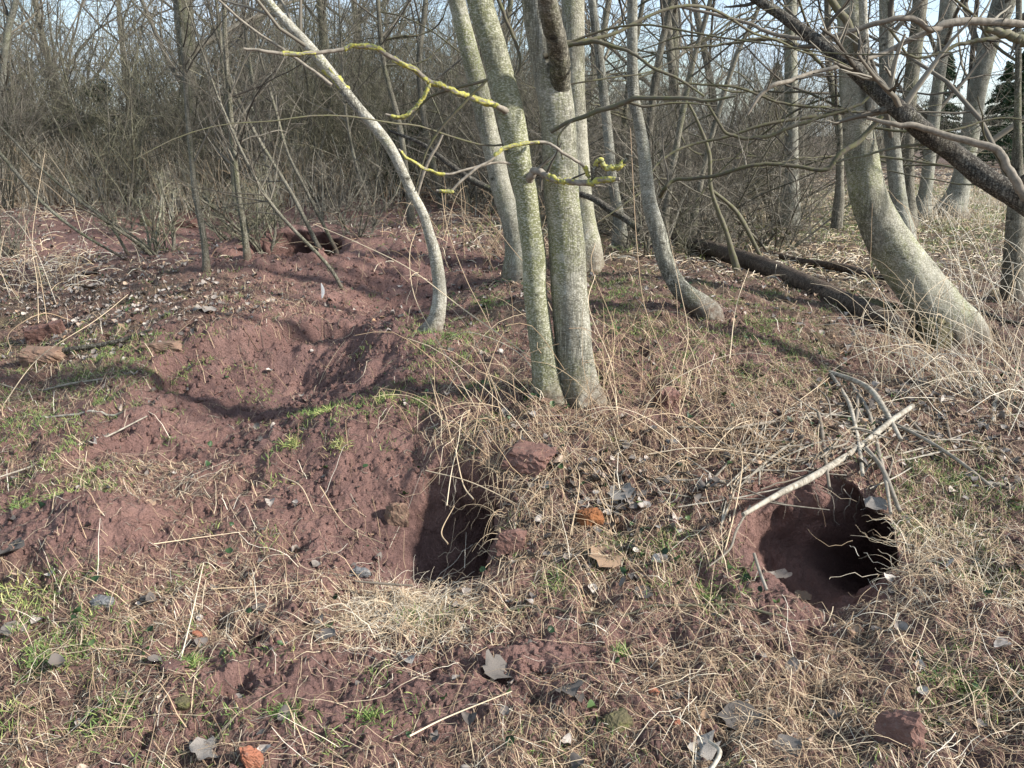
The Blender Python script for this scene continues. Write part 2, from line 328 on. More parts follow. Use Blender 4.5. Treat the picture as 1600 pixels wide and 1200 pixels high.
def m_bark(name, base, dark, moss, pale, cracks=.3, mossamt=.5):
    k = NT(name, .88); r = k.rnd()
    off = k.n('ShaderNodeVectorMath', operation='ADD'); k.l(k.c, off.inputs[0]); k.l(r, off.inputs[1]); v = off.outputs[0]
    c = k.mix(k.ramp(k.noise(5, 5, vec=v, stretch=(1, 1, .6)), [(.3, 0.), (.7, 1.)]), dark, base)
    c = k.mix(k.ramp(k.noise(4, 4, vec=v, stretch=(1, 1, .35)), [(.62-.25*mossamt, 0.), (.8-.25*mossamt, .85)]), c, moss)
    c = k.mix(k.ramp(k.noise(90, 3, vec=v, stretch=(1, 1, 2.2)), [(.50, 0.), (.58, .85)]), c, pale)
    c = k.mix(k.ramp(k.noise(11, 7, .8, vec=v), [(.52, 0.), (.64, .7)]), c, pale)
    c = k.mix(k.ramp(k.noise(26, 6, .75, vec=v, stretch=(1, 1, 1.6)), [(.54, 0.), (.62, .55)]), c, tuple(x*.6 for x in dark))
    c = k.mix(k.ramp(k.noise(30, 3, vec=v, stretch=(1, 1, 3.5)), [(.3, .7), (.38, 0.)]), c, tuple(x*.4 for x in dark))
    c = k.mix(k.ramp(k.noise(2.6, 5, .7, vec=v, stretch=(1, 1, .8)), [(.50, 0.), (.68, .6)]), c, tuple(x*.55 for x in base))
    sv = k.n('ShaderNodeTexVoronoi'); sv.inputs['Scale'].default_value = 4.2; sm = k.n('ShaderNodeMapping'); sm.inputs['Scale'].default_value = (1, 1, 1.9); k.l(v, sm.inputs[0]); k.l(sm.outputs[0], sv.inputs['Vector'])
    scar = k.ramp(sv.outputs['Distance'], [(.045, 1.), (.085, .25), (.10, .8), (.125, 0.)]); c = k.mix(scar, c, tuple(x*.3 for x in dark))
    cr = k.ramp(k.noise(46, 5, .7, vec=v, stretch=(1, 1, .09)), [(.40, 1.), (.475, .0), (.5, .0), (.56, 1.)])
    zone = k.ramp(k.noise(1.6, 2, vec=v), [(.5-cracks*.35, 0.), (.66-cracks*.3, 1.)])
    c = k.mix(k.mix(zone, (0, 0, 0), k.ramp(cr, [(0., .75), (.8, 0.)])), c, tuple(x*.35 for x in dark))
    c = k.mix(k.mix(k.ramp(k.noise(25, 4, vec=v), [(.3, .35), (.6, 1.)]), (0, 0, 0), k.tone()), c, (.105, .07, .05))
    n = k.bump(k.mix(zone, (1, 1, 1), cr), .6, .008); n = k.bump(k.noise(60, 5, vec=v, stretch=(1, 1, .5)), .5, .006, n)
    n = k.bump(k.noise(12, 4, vec=v), .6, .03, n); n = k.bump(scar, -.6, .01, n)
    return k.done(c, n)
def m_tone(name, st, rough=.8, sheen=0, obj=False, spot=None, bump=0):
    k = NT(name, rough); t = k.rnd() if obj else k.tone(); c = k.ramp(t, st)
    if spot: c = k.mix(k.ramp(k.noise(spot[0], 4), [(.42, 0.), (.62, .8)]), c, spot[1])
    n = k.bump(k.noise(max(spot[0] if spot else 60, 30), 4), .7, bump) if bump else None
    return k.done(c, n)
SOIL = m_soil()
BARKG = m_bark('greenish_bark', (.235, .23, .155), (.15, .145, .095), (.155, .16, .072), (.42, .41, .32), .05, 1.1)
BARK = m_bark('smooth_grey_bark', (.275, .26, .195), (.155, .145, .10), (.16, .17, .065), (.43, .41, .34), .05, .75)
BARK2 = m_bark('fissured_grey_bark', (.285, .27, .21), (.16, .15, .11), (.16, .17, .065), (.43, .41, .34), .25, .8)
BARKY = m_bark('young_grey_bark', (.33, .31, .25), (.19, .175, .13), (.20, .21, .07), (.50, .48, .41), .1, .35)
BARKD = m_bark('dull_bark', (.17, .155, .115), (.085, .075, .055), (.105, .115, .045), (.30, .28, .22), .3, .5)
BARKF = m_bark('far_bark', (.235, .225, .175), (.11, .105, .08), (.14, .15, .06), (.40, .39, .33), .2, .4)
LOGM = m_bark('rotting_wood', (.13, .092, .066), (.06, .04, .03), (.075, .07, .03), (.17, .14, .105), 1.0, .25)
DARKW = m_bark('dark_dead_wood', (.085, .072, .055), (.035, .03, .024), (.09, .095, .035), (.24, .22, .18), .9, .35)
TWIG = m_tone('thin_twigs', [(0, (.055, .047, .037)), (.5, (.15, .132, .103)), (1, (.29, .26, .205))], .9)
TWIGG = m_tone('mossy_twigs', [(0, (.06, .055, .038)), (.5, (.165, .155, .10)), (1, (.30, .28, .19))], .9)
TWIGP = m_tone('pale_branch', [(0, (.16, .13, .10)), (1, (.40, .36, .29))], .85, spot=(40, (.14, .12, .09)), bump=.003)
BRANCH = m_tone('branch_bark', [(0, (.075, .064, .047)), (1, (.21, .19, .135))], .9, spot=(35, (.11, .11, .05)), bump=.004)
LICH = m_tone('yellow_lichen', [(0, (.33, .30, .05)), (1, (.48, .44, .11))], .95, spot=(80, (.23, .24, .15)), bump=.006)
STRAWM = m_tone('dry_straw', [(0, (.07, .040, .027)), (.3, (.22, .14, .088)), (.6, (.43, .31, .19)), (.85, (.62, .50, .34)), (1, (.70, .63, .50))], .7)
GRASSM = m_tone('green_grass', [(0, (.07, .12, .03)), (.5, (.16, .24, .07)), (.8, (.28, .32, .10)), (1, (.45, .41, .17))], .6)
IVYM = m_tone('evergreen_leaf', [(0, (.012, .028, .010)), (.6, (.03, .06, .02)), (1, (.08, .12, .04))], .45)
LEAFM = m_tone('dead_leaf', [(0, (.06, .052, .046)), (.25, (.15, .13, .115)), (.55, (.33, .285, .245)), (.8, (.50, .44, .38)), (.93, (.40, .24, .13)), (1, (.55, .48, .41))], .8, spot=(45, (.12, .10, .085)))
LEAFO = m_tone('dead_leaf_single', [(0, (.07, .06, .05)), (.35, (.19, .165, .14)), (.65, (.36, .33, .29)), (.85, (.26, .165, .10)), (1, (.34, .22, .12))], .85, obj=True, spot=(55, (.09, .08, .075)), bump=.002)
def m_stone(name, a, b, c): 
    k = NT(name, .9); x = k.ramp(k.noise(14, 5), [(.3, a), (.7, b)]); x = k.mix(k.ramp(k.noise(50, 4), [(.55, 0.), (.7, .7)]), x, c)
    n = k.bump(k.noise(30, 6, .7), .9, .012); return k.done(x, n)
BRICK = m_stone('red_brick', (.12, .065, .052), (.19, .105, .083), (.17, .13, .11))
BRICKO = m_stone('orange_brick', (.24, .09, .05), (.33, .14, .085), (.2, .13, .10))
SAND = m_stone('brown_stone', (.14, .085, .06), (.24, .155, .11), (.13, .12, .07))
MOSSR = m_stone('mossy_stone', (.06, .05, .03), (.14, .12, .06), (.11, .13, .03))
SLATE = m_stone('grey_stone', (.09, .09, .09), (.20, .195, .19), (.28, .27, .25))
WHITE = m_tone('white_feather', [(0, (.75, .73, .68)), (1, (.8, .78, .74))])
FUNG = m_stone('orange_brown', (.12, .05, .022), (.27, .11, .042), (.06, .03, .02))
# ------------------------------------------------------------------ tagging
def tag(o, label=None, cat=None, group=None, kind=None):
    if label: o['label'] = label
    if cat: o['category'] = cat
    if group: o['group'] = group
    if kind: o['kind'] = kind
    return o
def empty(name, loc, label, cat, group=None):
    o = bpy.data.objects.new(name, None); bpy.context.collection.objects.link(o); o.location = tuple(float(v) for v in loc); o.empty_display_size = .1
    return tag(o, label, cat, group)
def copytree(o, loc, rz, s):
    c = o.copy(); bpy.context.collection.objects.link(c); c.location = loc; c.rotation_euler = (0, 0, rz); c.scale = (s,)*3
    for ch in o.children:
        d = ch.copy(); bpy.context.collection.objects.link(d); d.parent = c
    return c
# ------------------------------------------------------------------ GROUND SHEET
us = np.concatenate([-np.geomspace(45, 1.0, 26)[:-1], np.arange(-1.0, 1.0001, .003), np.geomspace(1.0, 45, 26)[1:]])
vs = np.concatenate([np.arange(math.log(1.0), math.log(6.5), .0034), np.arange(math.log(6.5), math.log(16), .0075), np.linspace(math.log(16), math.log(700), 120)])
ys = np.concatenate([np.array([-45, -20, -8, -3, -1, 0, .5]), np.exp(vs)])
U, Yg = np.meshgrid(us, ys); Xg = U*np.maximum(Yg, 1.0)
S, Mk = surf(Xg, Yg)
wl = Mk > .02
q = S[wl]; e = (Mk[wl]*(1-Mk[wl])*4)[:, None]*.028+.004
q = q+e*np.stack([fbm(q[:, 1]*14+q[:, 0]*3, q[:, 2]*14, 71, 4), fbm(q[:, 0]*14, q[:, 2]*14, 72, 4), fbm(q[:, 0]*14, q[:, 1]*14+q[:, 2]*9, 73, 4)], -1)*1.6
S[wl] = q
hm = humus_mask(S[..., 0], S[..., 1], S[..., 2]); hm[Mk > .3] = 0
nr, nc = Xg.shape; ii = np.arange(nr-1)[:, None]*nc+np.arange(nc-1)[None]
mb = MB(); mb.add(S, np.stack([ii, ii+1, ii+nc+1, ii+nc], -1).reshape(-1, 4), hm.ravel())
tag(mb.build('ground', SOIL), 'red earth bank with burrow mouths and worn paths', 'ground', kind='structure')
#---SCATTER---
# ------------------------------------------------------------------ scatter of ground cover (uncountable)
def gz(x, y): return ground_z(x, y)
def sample(n, L, base, ymin, ymax, p, seed, umax=.86, gain=1.0):
    rs = R_(seed); a, b = ymin**p, ymax**p; y = (a+rs.rand(n)*(b-a))**(1/p); x = (rs.rand(n)*2-1)*umax*y
    z = base_h(x, y); px, py = topx(x, y, z); d = np.maximum(blobs(px, py, L, base), .3*base)*gain*(1+1.3*fbm(x*5, y*5, seed, 3))
    _, M = pull(x, y); k = (rs.rand(n) < d) & (M < .12); return x[k], y[k], rs
def flat_strands(x, y, rs, L, K, lift, wid, wig=.35, phi=None):
    n = len(x); phi = np.pi*(.5+.5*(rs.rand(n)*2-1))+np.pi/2+rs.randn(n)*.6 if phi is None else phi; wig = wig*(.35+rs.rand(n, 1))
    t = np.linspace(-.5, .5, K); ph = phi[:, None]+wig*.7*rs.randn(n, 1)*2*t[None]+wig*.16*rs.randn(n, K)+(rs.rand(n, 1) < .2)*rs.randn(n, 1)*.8*(t[None] > rs.uniform(-.3, .3, (n, 1)))
    dx = np.cumsum(np.cos(ph), 1)*L[:, None]/K; dy = np.cumsum(np.sin(ph), 1)*L[:, None]/K
    X = x[:, None]+dx-dx.mean(1)[:, None]; Y = y[:, None]+dy-dy.mean(1)[:, None]
    b = rs.rand(n)[:, None]**2.2*lift; tilt = rs.randn(n)[:, None]*lift*.5
    Pg, M = surf(X, Y); Pg[..., 2] += .003+b*(1-(2*t[None])**2)+np.maximum(tilt*2*t[None], 0)+rs.rand(n, K)*.004
    W_ = (wid*(.6+.8*rs.rand(n)))[:, None]*np.linspace(1, .55, K)[None]
    ok = M.max(1) < .5
    return Pg[ok], W_[ok], ok
mb = MB()
x, y, rs = sample(400000, STRAW, .26, 1.45, 9, .75, 11, gain=.40)
P, Wd, ok = flat_strands(x, y, rs, .02+.12*rs.rand(len(x))**1.7, 5, .02, np.full(len(x), .00056)*(1+.2*y))
px, py = topx(P[:, 2, 0], P[:, 2, 1], P[:, 2, 2])
tn = np.clip(.40+.26*rs.randn(len(P))+.25*blobs(px, py, [(640,950,100,45,1.2),(1490,880,140,110,.7),(350,940,240,80,.5),(200,740,180,40,.5),(950,850,200,100,.25),(1500,600,200,200,.4)]), 0, 1)
ribbons(mb, P, Wd, tn)
x, y, rs = sample(44000, STRAW, .25, 1.45, 7, .8, 12, gain=.3)     # longer stalks
P, Wd, ok = flat_strands(x, y, rs, .12+.25*rs.rand(len(x)), 7, .05, np.full(len(x), .0009)*(1+.12*y), .2)
ribbons(mb, P, Wd, np.clip(.6+.2*rs.randn(len(P)), 0, 1))
x, y, rs = sample(120000, [(900, 330, 900, 40, .4), (1350, 350, 300, 60, .7), (100, 320, 150, 30, .8), (1350, 390, 260, 40, .7), (60, 420, 80, 60, .5), (560, 330, 100, 60, -1), (250, 360, 250, 35, -.8), (1500, 300, 300, 40, 1.)], .25, 7, 40, .7, 13, gain=.8)
n = len(x); P0, M = surf(x, y); rs2 = R_(5); d = norm(np.stack([rs2.randn(n), rs2.randn(n), .4+.5*rs2.rand(n)], -1)); L = .08+.22*rs2.rand(n)
t = np.linspace(0, 1, 4); P = P0[:, None]+d[:, None]*L[:, None, None]*t[None, :, None]; P[..., 2] -= (L[:, None]*.45*t**2)
ribbons(mb, P, np.full((n, 4), .0022)*(y/7)[:, None]**.7, np.clip(.8+.2*rs2.randn(n), 0, 1), up=norm(rs2.randn(n, 3)))
tag(mb.build('dead_grass', STRAWM), 'dry straw and dead grass strewn over the ground', 'dead grass', kind='stuff')
# dark small debris: short twigs, roots
mb = MB()
x, y, rs = sample(90000, STRAW, .55, 1.45, 7, .7, 14, gain=.4)
P, Wd, ok = flat_strands(x, y, rs, .015+.06*rs.rand(len(x))**1.5, 4, .01, np.full(len(x), .0009)*(1+.15*y), .4)
tubes(mb, P, Wd, 3, rs.rand(len(P)))
tag(mb.build('twig_litter', TWIG), 'small dark twig fragments scattered in the litter', 'twig litter', kind='stuff')
# green grass blades, in clumps
mb = MB()
x, y, rs = sample(13000, GREEN, .03, 1.45, 9, .8, 15, gain=.75)
def blades(mb, x, y, rs, nb, rad, Lm, wid, tn0=.45, lean=.8, warp=True):
    n = len(x); X = np.repeat(x, nb)+rs.randn(n*nb)*rad; Y = np.repeat(y, nb)+rs.randn(n*nb)*rad; N = n*nb
    P0, M = surf(X, Y); ok = M < .25; P0 = P0[ok]; N = len(P0); a = rs.rand(N)*2*np.pi; L = Lm*(.5+.9*rs.rand(N))
    l = lean*(.3+rs.rand(N)); d = np.stack([np.cos(a)*l, np.sin(a)*l, np.full(N, .9)], -1); d = norm(d)
    t = np.linspace(0, 1, 4); P = P0[:, None]+d[:, None]*(L[:, None]*t)[..., None]; P[..., 2] -= L[:, None]*.35*t**2*l[:, None]*1.2
    Wd = (wid*(.7+.6*rs.rand(N)))[:, None]*np.array([1, .9, .65, .1])[None]
    tn = np.clip(tn0+.22*rs.randn(N)+np.repeat(rs.randn(n)*.12, nb)[ok], 0, 1)
    ribbons(mb, P, Wd, tn, up=norm(np.stack([-np.sin(a), np.cos(a), .3*rs.randn(N)], -1)) if False else norm(rs.randn(N, 3)))
blades(mb, x, y, rs, 26, .03, .036, .0013)
x, y, rs = sample(22000, [(1350,340,400,50,1.), (1500,300,300,40,.8)], .0, 8, 28, .7, 16, gain=.5)
blades(mb, x, y, rs, 14, .1, .085, .0032, .5)
tag(mb.build('green_grass', GRASSM), 'short green grass growing in patches on the earth', 'grass', kind='stuff')
# yellow-green tufts (countable)
TUF = [(510,640,.05,.75),(600,622,.04,.7),(455,690,.04,.8),(30,930,.08,.85),(970,1010,.03,.5),(170,1130,.05,.4),(440,1120,.035,.35),(580,1118,.03,.4),(760,478,.08,.4),(1110,915,.05,.4),(865,915,.05,.45),
 (60,1050,.05,.4),(90,775,.05,.6),(640,960,.05,.3),(1500,1070,.06,.5),(1430,830,.06,.5),(1580,800,.07,.6),(530,690,.04,.7),(30,790,.05,.6),(300,1050,.03,.4),(1180,510,.07,.45),(700,530,.06,.45),(1040,850,.06,.4),(1290,560,.05,.5)]
for i, (px, py, r, t) in enumerate(TUF):
    g = G(px, py); mb = MB(); blades(mb, np.array([g[0]]), np.array([g[1]]), R_(100+i), 120, r*.55, .055 if i < 4 else .045, .0014, t, 1.1)
    tag(mb.build('grass_tuft', GRASSM, loc=(g[0], g[1], float(gz(g[0], g[1])))), 'small %s grass tuft %s' % ('yellowish' if t > .6 else 'green',
        ['on the worn hump left of the near burrow', 'on the lip above the near burrow', 'on the slope below the worn hollow', 'at the left edge of the foreground', 'on bare soil in front of the burrows', 'in the bottom left corner', 'of few blades on foreground bare soil left of centre', 'of few blades on foreground bare soil centre', 'between the curved stem and the twin trunks', 'on the lip left of the right burrow', 'behind the long dark fallen twig', 'at the left edge low down', 'left beside the straw drift', 'in the blond straw heap', 'at lower right beyond the red stone', 'just right of the right burrow', 'at the right edge beyond the burrow', 'on the slope face above the near burrow', 'low at the left edge of the slope', 'left of the foreground bare soil', 'between the small leaning stem and the rotten log', 'at the foot of the curved pale stem', 'in the leaf litter between the burrows', 'in front of the rotten log end'][i]), 'grass tuft', 'grass tufts on the sett')
# ivy / nettle ground leaves
def leafshape(n_=7):
    t = np.linspace(0, 1, n_); wv = np.sin(np.pi*t**.85)**.6*.5; wv[0] = .02; wv[-1] = .01
    V = []; 
    for k in range(n_): V += [(-wv[k], t[k]-.5, 0), (0, t[k]-.5, -.06), (wv[k], t[k]-.5, 0)]
    Q = []
    for k in range(n_-1):
        for c in (0, 1): a = k*3+c; Q.append((a, a+1, a+4, a+3))
    return np.array(V), np.array(Q)
LV, LQ = leafshape(6)
def scatter_leaves(mb, P0, size, rs, tone, curl=.5, tilt=.5, V=LV, Q=LQ):
    n = len(P0); a = rs.rand(n)*2*np.pi; c, s = np.cos(a), np.sin(a)
    v = V[None]*size[:, None, None]*np.stack([.7+.6*rs.rand(n), np.ones(n), np.ones(n)], -1)[:, None]
    cu = (rs.randn(n)*curl)[:, None]; cu2 = (rs.rand(n)*curl*1.5)[:, None]
    v[..., 2] += cu*v[..., 1]**2/size[:, None]*2+cu2*v[..., 0]**2/size[:, None]*3+.15*rs.randn(*v.shape[:2])*size[:, None]*.3
    tx = (rs.randn(n)*tilt)[:, None]; ty = (rs.randn(n)*tilt)[:, None]
    x, y, z = v[..., 0], v[..., 1], v[..., 2]
    z2 = z*np.cos(tx)+y*np.sin(tx); y2 = y*np.cos(tx)-z*np.sin(tx); x3 = x*np.cos(ty)+z2*np.sin(ty); z3 = z2*np.cos(ty)-x*np.sin(ty)
    out = np.stack([x3*c[:, None]-y2*s[:, None], x3*s[:, None]+y2*c[:, None], z3], -1)
    zz = out[..., 2].min(1); out[..., 2] -= (zz*.6)[:, None]
    out += P0[:, None]
    m = V.shape[0]; mb.add(out, (np.arange(n)[:, None, None]*m+Q[None]).reshape(-1, 4), np.repeat(tone, m))
mb = MB()
x, y, rs = sample(42000, LEAF, .03, 1.5, 14, .9, 21, gain=.6)
P0, M = surf(x, y); P0[:, 2] += .004+.008*rs.rand(len(x)); scatter_leaves(mb, P0, .018+.028*rs.rand(len(x)), rs, rs.rand(len(x)), .5, .28)
x, y, rs = sample(9000, [(960,770,110,45,1.4),(740,820,30,50,.5),(880,850,90,30,.6),(1240,710,50,25,.8),(400,960,250,60,.06),(1050,1100,400,90,.05),(60,520,60,20,.9),(1440,640,90,40,.5)], .01, 1.5, 6, .8, 26, gain=.5)
P0, M = surf(x, y); P0[:, 2] += .006+.01*rs.rand(len(x)); scatter_leaves(mb, P0, .02+.03*rs.rand(len(x)), rs, .22*rs.rand(len(x)), .4, .3)
tag(mb.build('leaf_litter', LEAFM), 'grey and brown dead leaf litter on the ground', 'leaf litter', kind='stuff')
mb = MB()
x, y, rs = sample(16000, [(740,820,25,45,1.2),(1050,900,70,20,.8),(1020,740,120,60,.35),(1290,690,60,30,.6),(790,430,50,50,.9),(1580,600,40,40,.7),(960,580,100,80,.35),(280,1000,200,100,.1),(1150,580,150,60,.35),(820,640,150,60,.3),(600,720,120,60,.15)], .02, 1.5, 8, .8, 22, gain=.5)
P0, M = surf(x, y); P0[:, 2] += .008+.03*rs.rand(len(x)); scatter_leaves(mb, P0, .012+.02*rs.rand(len(x)), rs, rs.rand(len(x)), .4, .5)
tag(mb.build('ivy_ground_cover', IVYM), 'small dark green ivy and seedling leaves among the litter', 'ground ivy', kind='stuff')
# crumbs of soil and pebbles
mb = MB()
x, y, rs = sample(140000, [(430,590,220,75,.5),(560,420,170,110,.5),(230,350,260,60,.6),(600,800,150,120,1.),(200,700,190,70,.3),(150,830,170,50,.4),(600,1070,330,110,.4)], .4, 1.45, 7.5, .8, 23)
P0, M = surf(x, y); n = len(x); r = (.0014+.013*rs.rand(n)**6)*(1+.06*y)
oc = np.array([(1,0,0),(0,1,0),(-1,0,0),(0,-1,0),(0,0,1),(0,0,-1)], float); of = np.array([(0,1,4),(1,2,4),(2,3,4),(3,0,4),(1,0,5),(2,1,5),(3,2,5),(0,3,5)])
v = oc[None]*r[:, None, None]*(.6+.8*rs.rand(n, 6, 1))+P0[:, None]; mb.add(v, (np.arange(n)[:, None, None]*6+of[None]).reshape(-1, 3), np.zeros(n*6))
tag(mb.build('soil_crumbs', SOIL), 'crumbs of red soil and grit', 'soil crumbs', kind='stuff')
#---THINGS---
# ------------------------------------------------------------------ trees traced on their true places
def px_curve(pts, Y, n=None):
    """pts (px,py,width[,dY]) at distance Y -> world curve and radii"""
    p = np.array([tuple(q)+(0,)*(4-len(q)) for q in pts], float); c = spline(p, n or max(8, len(p)*6))
    Yd = Y+c[:, 3]; W3 = at(c[:, 0], c[:, 1], Yd); dep = W3[:, 1]*cp-(W3[:, 2]-CAMH)*sp
    return W3, np.abs(c[:, 2])/2/F*dep
def knotty(seed, amp=.07, knots=0, Hs=3.):
    def f(P, th):
        a = np.cos(th)[None, None]*1.3+seed; b = np.sin(th)[None, None]*1.3; zz = P[:, :, 2][:, :, None]*Hs
        return 1+amp*2*fbm(a+zz*.7, b+zz, seed, 3)+amp*.6*fbm(a*5+zz*3, b*5-zz*3, seed+3, 2)
    return f
def limb(name, pts, Y, mat, parent, base, s=10, tone=.5, n=None, seed=1, amp=.1, extend=None):
    W3, r = px_curve(pts, Y, n)
    kk = np.arange(len(W3)); W3 = W3+(np.minimum(r, .012)[:, None]*.9)*np.stack([fbm(kk*.35, kk*0+seed, seed, 3), fbm(kk*.35, kk*0+seed, seed+1, 3), fbm(kk*.35, kk*0+seed, seed+2, 3)], -1)*np.clip(np.minimum(kk, 6)/6, 0, 1)[:, None]
    mb = MB(); tubes(mb, W3[None], r[None], s, 0. if mat in (BARKG, BARK, BARK2, BARKY, BARKD, BARKF) else tone, cap=True, disp=knotty(seed, amp))
    o = mb.build(name, mat, parent, loc=tuple(base)); return o, W3, r
def twigs_from(W3, r, parent, base, n, ratio, mat, seed, levels=2, name='crown', up=.03, tmin=.1, fac=(6, 3)):
    rs = R_(seed); P = W3[None]; Rr = r[None]; mb = MB(); m = n
    for lv in range(levels):
        P, Rr = grow(P, Rr, m, ratio if lv == 0 else .5, .9, up, rs, 6, .45 if lv == 0 else .6, tmin, .22)
        tubes(mb, P, Rr, 4 if lv == 0 else 3, rs.rand(len(P))); m = m*fac[min(lv, 1)]
    return mb.build(name, mat, parent, loc=tuple(base))
def extend_up(pts, L, lean=None):
    """carry a traced stem on above the frame"""
    a, b = pts[-2], pts[-1]; dx = (b[0]-a[0])/max(a[1]-b[1], 1)
    o = list(pts); x, y, w_ = b[0], b[1], b[2]
    for k in range(5):
        y -= L/5; x += dx*L/5*.8; o.append((x, y, w_*(1-.13*(k+1))))
    return o
def tree(name, pts, label, mat, Y=None, group=None, ext=900, s=20, seed=1, crown=26, flare=1.35, ratio=.22, amp=.05, cat='tree', levels=3, tmin=.7):
    g = G(pts[0][0], pts[0][1]) if Y is None else None
    Y0 = float(g[1]) if Y is None else Y
    pts = extend_up(pts, ext)
    W3, r = px_curve(pts, Y0, 90); r = r*.93
    b = W3[0].copy(); zz = float(ground_z(b[0], b[1]))
    # root flare and a short buried foot
    hgt = np.linalg.norm(W3-W3[0], axis=1); r = r*(1+(flare-1)*np.exp(-hgt/(.12*max(1, r[0]/.08))))
    dn = norm(norm(W3[0]-W3[3])*.45+np.array([0, 0, -1.])); dn2 = norm(dn+np.array([0, 0, -1.])); W3 = np.concatenate([[W3[0]+dn*.13+dn2*.3, W3[0]+dn*.13], W3]); r = np.concatenate([[r[0]*1.25, r[0]*1.1], r])
    base = (b[0], b[1], zz); e = empty(name, base, label, cat, group)
    mb = MB(); kf = knotty(seed, amp); hz = np.maximum(W3[:, 2]-zz, 0)
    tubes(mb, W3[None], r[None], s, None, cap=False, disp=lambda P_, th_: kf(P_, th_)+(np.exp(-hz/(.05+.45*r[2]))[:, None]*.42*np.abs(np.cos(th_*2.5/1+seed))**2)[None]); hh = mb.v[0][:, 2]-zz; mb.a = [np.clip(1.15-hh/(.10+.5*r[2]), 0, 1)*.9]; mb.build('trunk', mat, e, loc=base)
    if crown:
        rs = R_(seed+50); mb = MB(); P, Rr = W3[None], r[None]; m = crown
        for lv in range(levels):
            P, Rr = grow(P, Rr, m, ratio*1.5 if lv == 0 else .55, .8, .05, rs, 7, .38 if lv == 0 else .55, tmin if lv == 0 else .15, .2, .0016)
            tubes(mb, P, Rr, 5 if lv == 0 else 3, rs.rand(len(P))*.8); m = int(m*4)
        mb.build('crown', TWIG, e, loc=base)
    return e, base, W3, r, Y0
def lichen(W3, r, a, b, parent, base, seed, th=1.35):
    K = len(W3); i0, i1 = int(a*(K-1)), max(int(b*(K-1)), int(a*(K-1))+3); seg = spline(W3[i0:i1+1], (i1-i0)*5); rr = np.interp(np.linspace(0, 1, len(seg)), np.linspace(0, 1, i1-i0+1), r[i0:i1+1])
    def d(P, t):
        a_ = np.cos(t)[None, None]*1.5; b_ = np.sin(t)[None, None]*1.5; k = np.arange(P.shape[1])[None, :, None]*.55
        ends = np.minimum(np.arange(P.shape[1]), np.arange(P.shape[1])[::-1])[None, :, None]
        return (th-.08+1.0*fbm(a_*1.1+k*.16, b_*1.1-k*.1, seed, 3)+.35*fbm(a_*3+k*.5, b_*3+k*.4, seed+9, 2))*np.clip(.5+ends*.2, .5, 1)+.0012/np.maximum(rr.mean(), .002)*0
    mb = MB(); tubes(mb, seg[None], rr[None]*.97+.0006, 12, None, disp=d); A = R_(seed).rand(mb.n); mb.a = [A]
    return mb.build('lichen', LICH, parent, loc=base)
# --- the two front trunks
Yf = float(G(880, 622)[1])
e1, b1, W1, r1, Y1 = tree('tree', [(858,622,48),(857,612,46),(850,560,42),(842,502,40),(836,450,40),(835,401,41),(828,350,40),(822,300,40),(813,262,41),(800,190,46),(787,135,46),(770,70,44),(749,0,42)],
    'slimmer left trunk of the twin grey trees, with yellow lichened side branches', BARKG, seed=3, amp=.035, crown=14, flare=1.12, tmin=.72)
e2, b2, W2, r2, Y2 = tree('tree', [(906,622,58),(903,600,58),(898,560,60),(893,502,61),(889,450,60),(886,401,60),(882,350,59),(877,300,58),(873,200,58),(864,135,60),(850,60,57),(838,-10,54)],
    'thicker right trunk of the twin grey trees with fissured bark and a bough growing forward', BARK2, seed=8, amp=.04, crown=14, flare=1.15, tmin=.72)
limb('branch', [(872,205,30,.10),(874,160,34,.02),(876,112,34,-.09),(868,60,33,-.2),(858,10,31,-.3),(848,-40,30,-.38),(830,-140,27,-.5),(800,-300,20,-.7)], Y2, BARKD, e2, b2, 14, seed=4, amp=.05)
# branch with yellow lichen to the left
Bl, LW, Lr = limb('branch', [(796,176,14,-.03),(780,167,9,-.08),(766,162,8,-.1),(732,152,7.5,-.14),(699,138,7.5,-.18),(675,127,7.5,-.2),(641,105,7,-.25),(608,88,7,-.28),(581,74,6.5,-.3),(550,73,6,-.32),(530,79,6,-.33),(490,84,5.5,-.36),(452,84,5.5,-.38),(422,81,5,-.4),(381,76,4,-.42)], Y1, TWIGP, e1, b1, 8, n=90, seed=5)
for a, b_ in ((.1, .36), (.37, .5), (.52, .7), (.78, .89)): lichen(LW, Lr, a, b_, Bl, b1, int(a*100), 1.12)
q_, SW, Sr = limb('branch', [(672,126,5),(668,140,5),(660,155,5),(650,168,5),(636,180,5),(620,183,4.5),(602,179,3)], Y1-.2, TWIGP, e1, b1, 6, n=30, seed=6); lichen(SW, Sr, .05, .95, q_, b1, 7, 1.25)
# low branch in front of the right trunk
B2, LW, Lr = limb('branch', [(826,281,16,-.03),(832,270,12,-.08),(843,267,11,-.12),(857,277,10,-.16),(884,283,9,-.2),(911,287,9,-.24),(935,282,8,-.27),(969,278,5,-.3)], Y1, TWIGP, e1, b1, 10, n=50, seed=9)
lichen(LW, Lr, .42, .66, B2, b1, 21, 1.12); lichen(LW, Lr, .76, .98, B2, b1, 22, 1.25)
q_, SW, Sr = limb('branch', [(921,278,5,-.25),(914,262,5,-.26),(901,251,5,-.28),(871,233,5,-.3),(851,223,5,-.3),(824,224,4.5,-.32),(786,233,4.5,-.34),(766,250,4.5,-.36),(739,267,4.5,-.38),(712,290,4.5,-.4),(702,299,5,-.4),(682,298,4,-.4)], Y1, TWIGP, e1, b1, 6, n=70, seed=10)
lichen(SW, Sr, .0, .13, q_, b1, 23, 1.3); lichen(SW, Sr, .4, .62, q_, b1, 24, 1.12); lichen(SW, Sr, .86, .99, q_, b1, 25, 1.3)
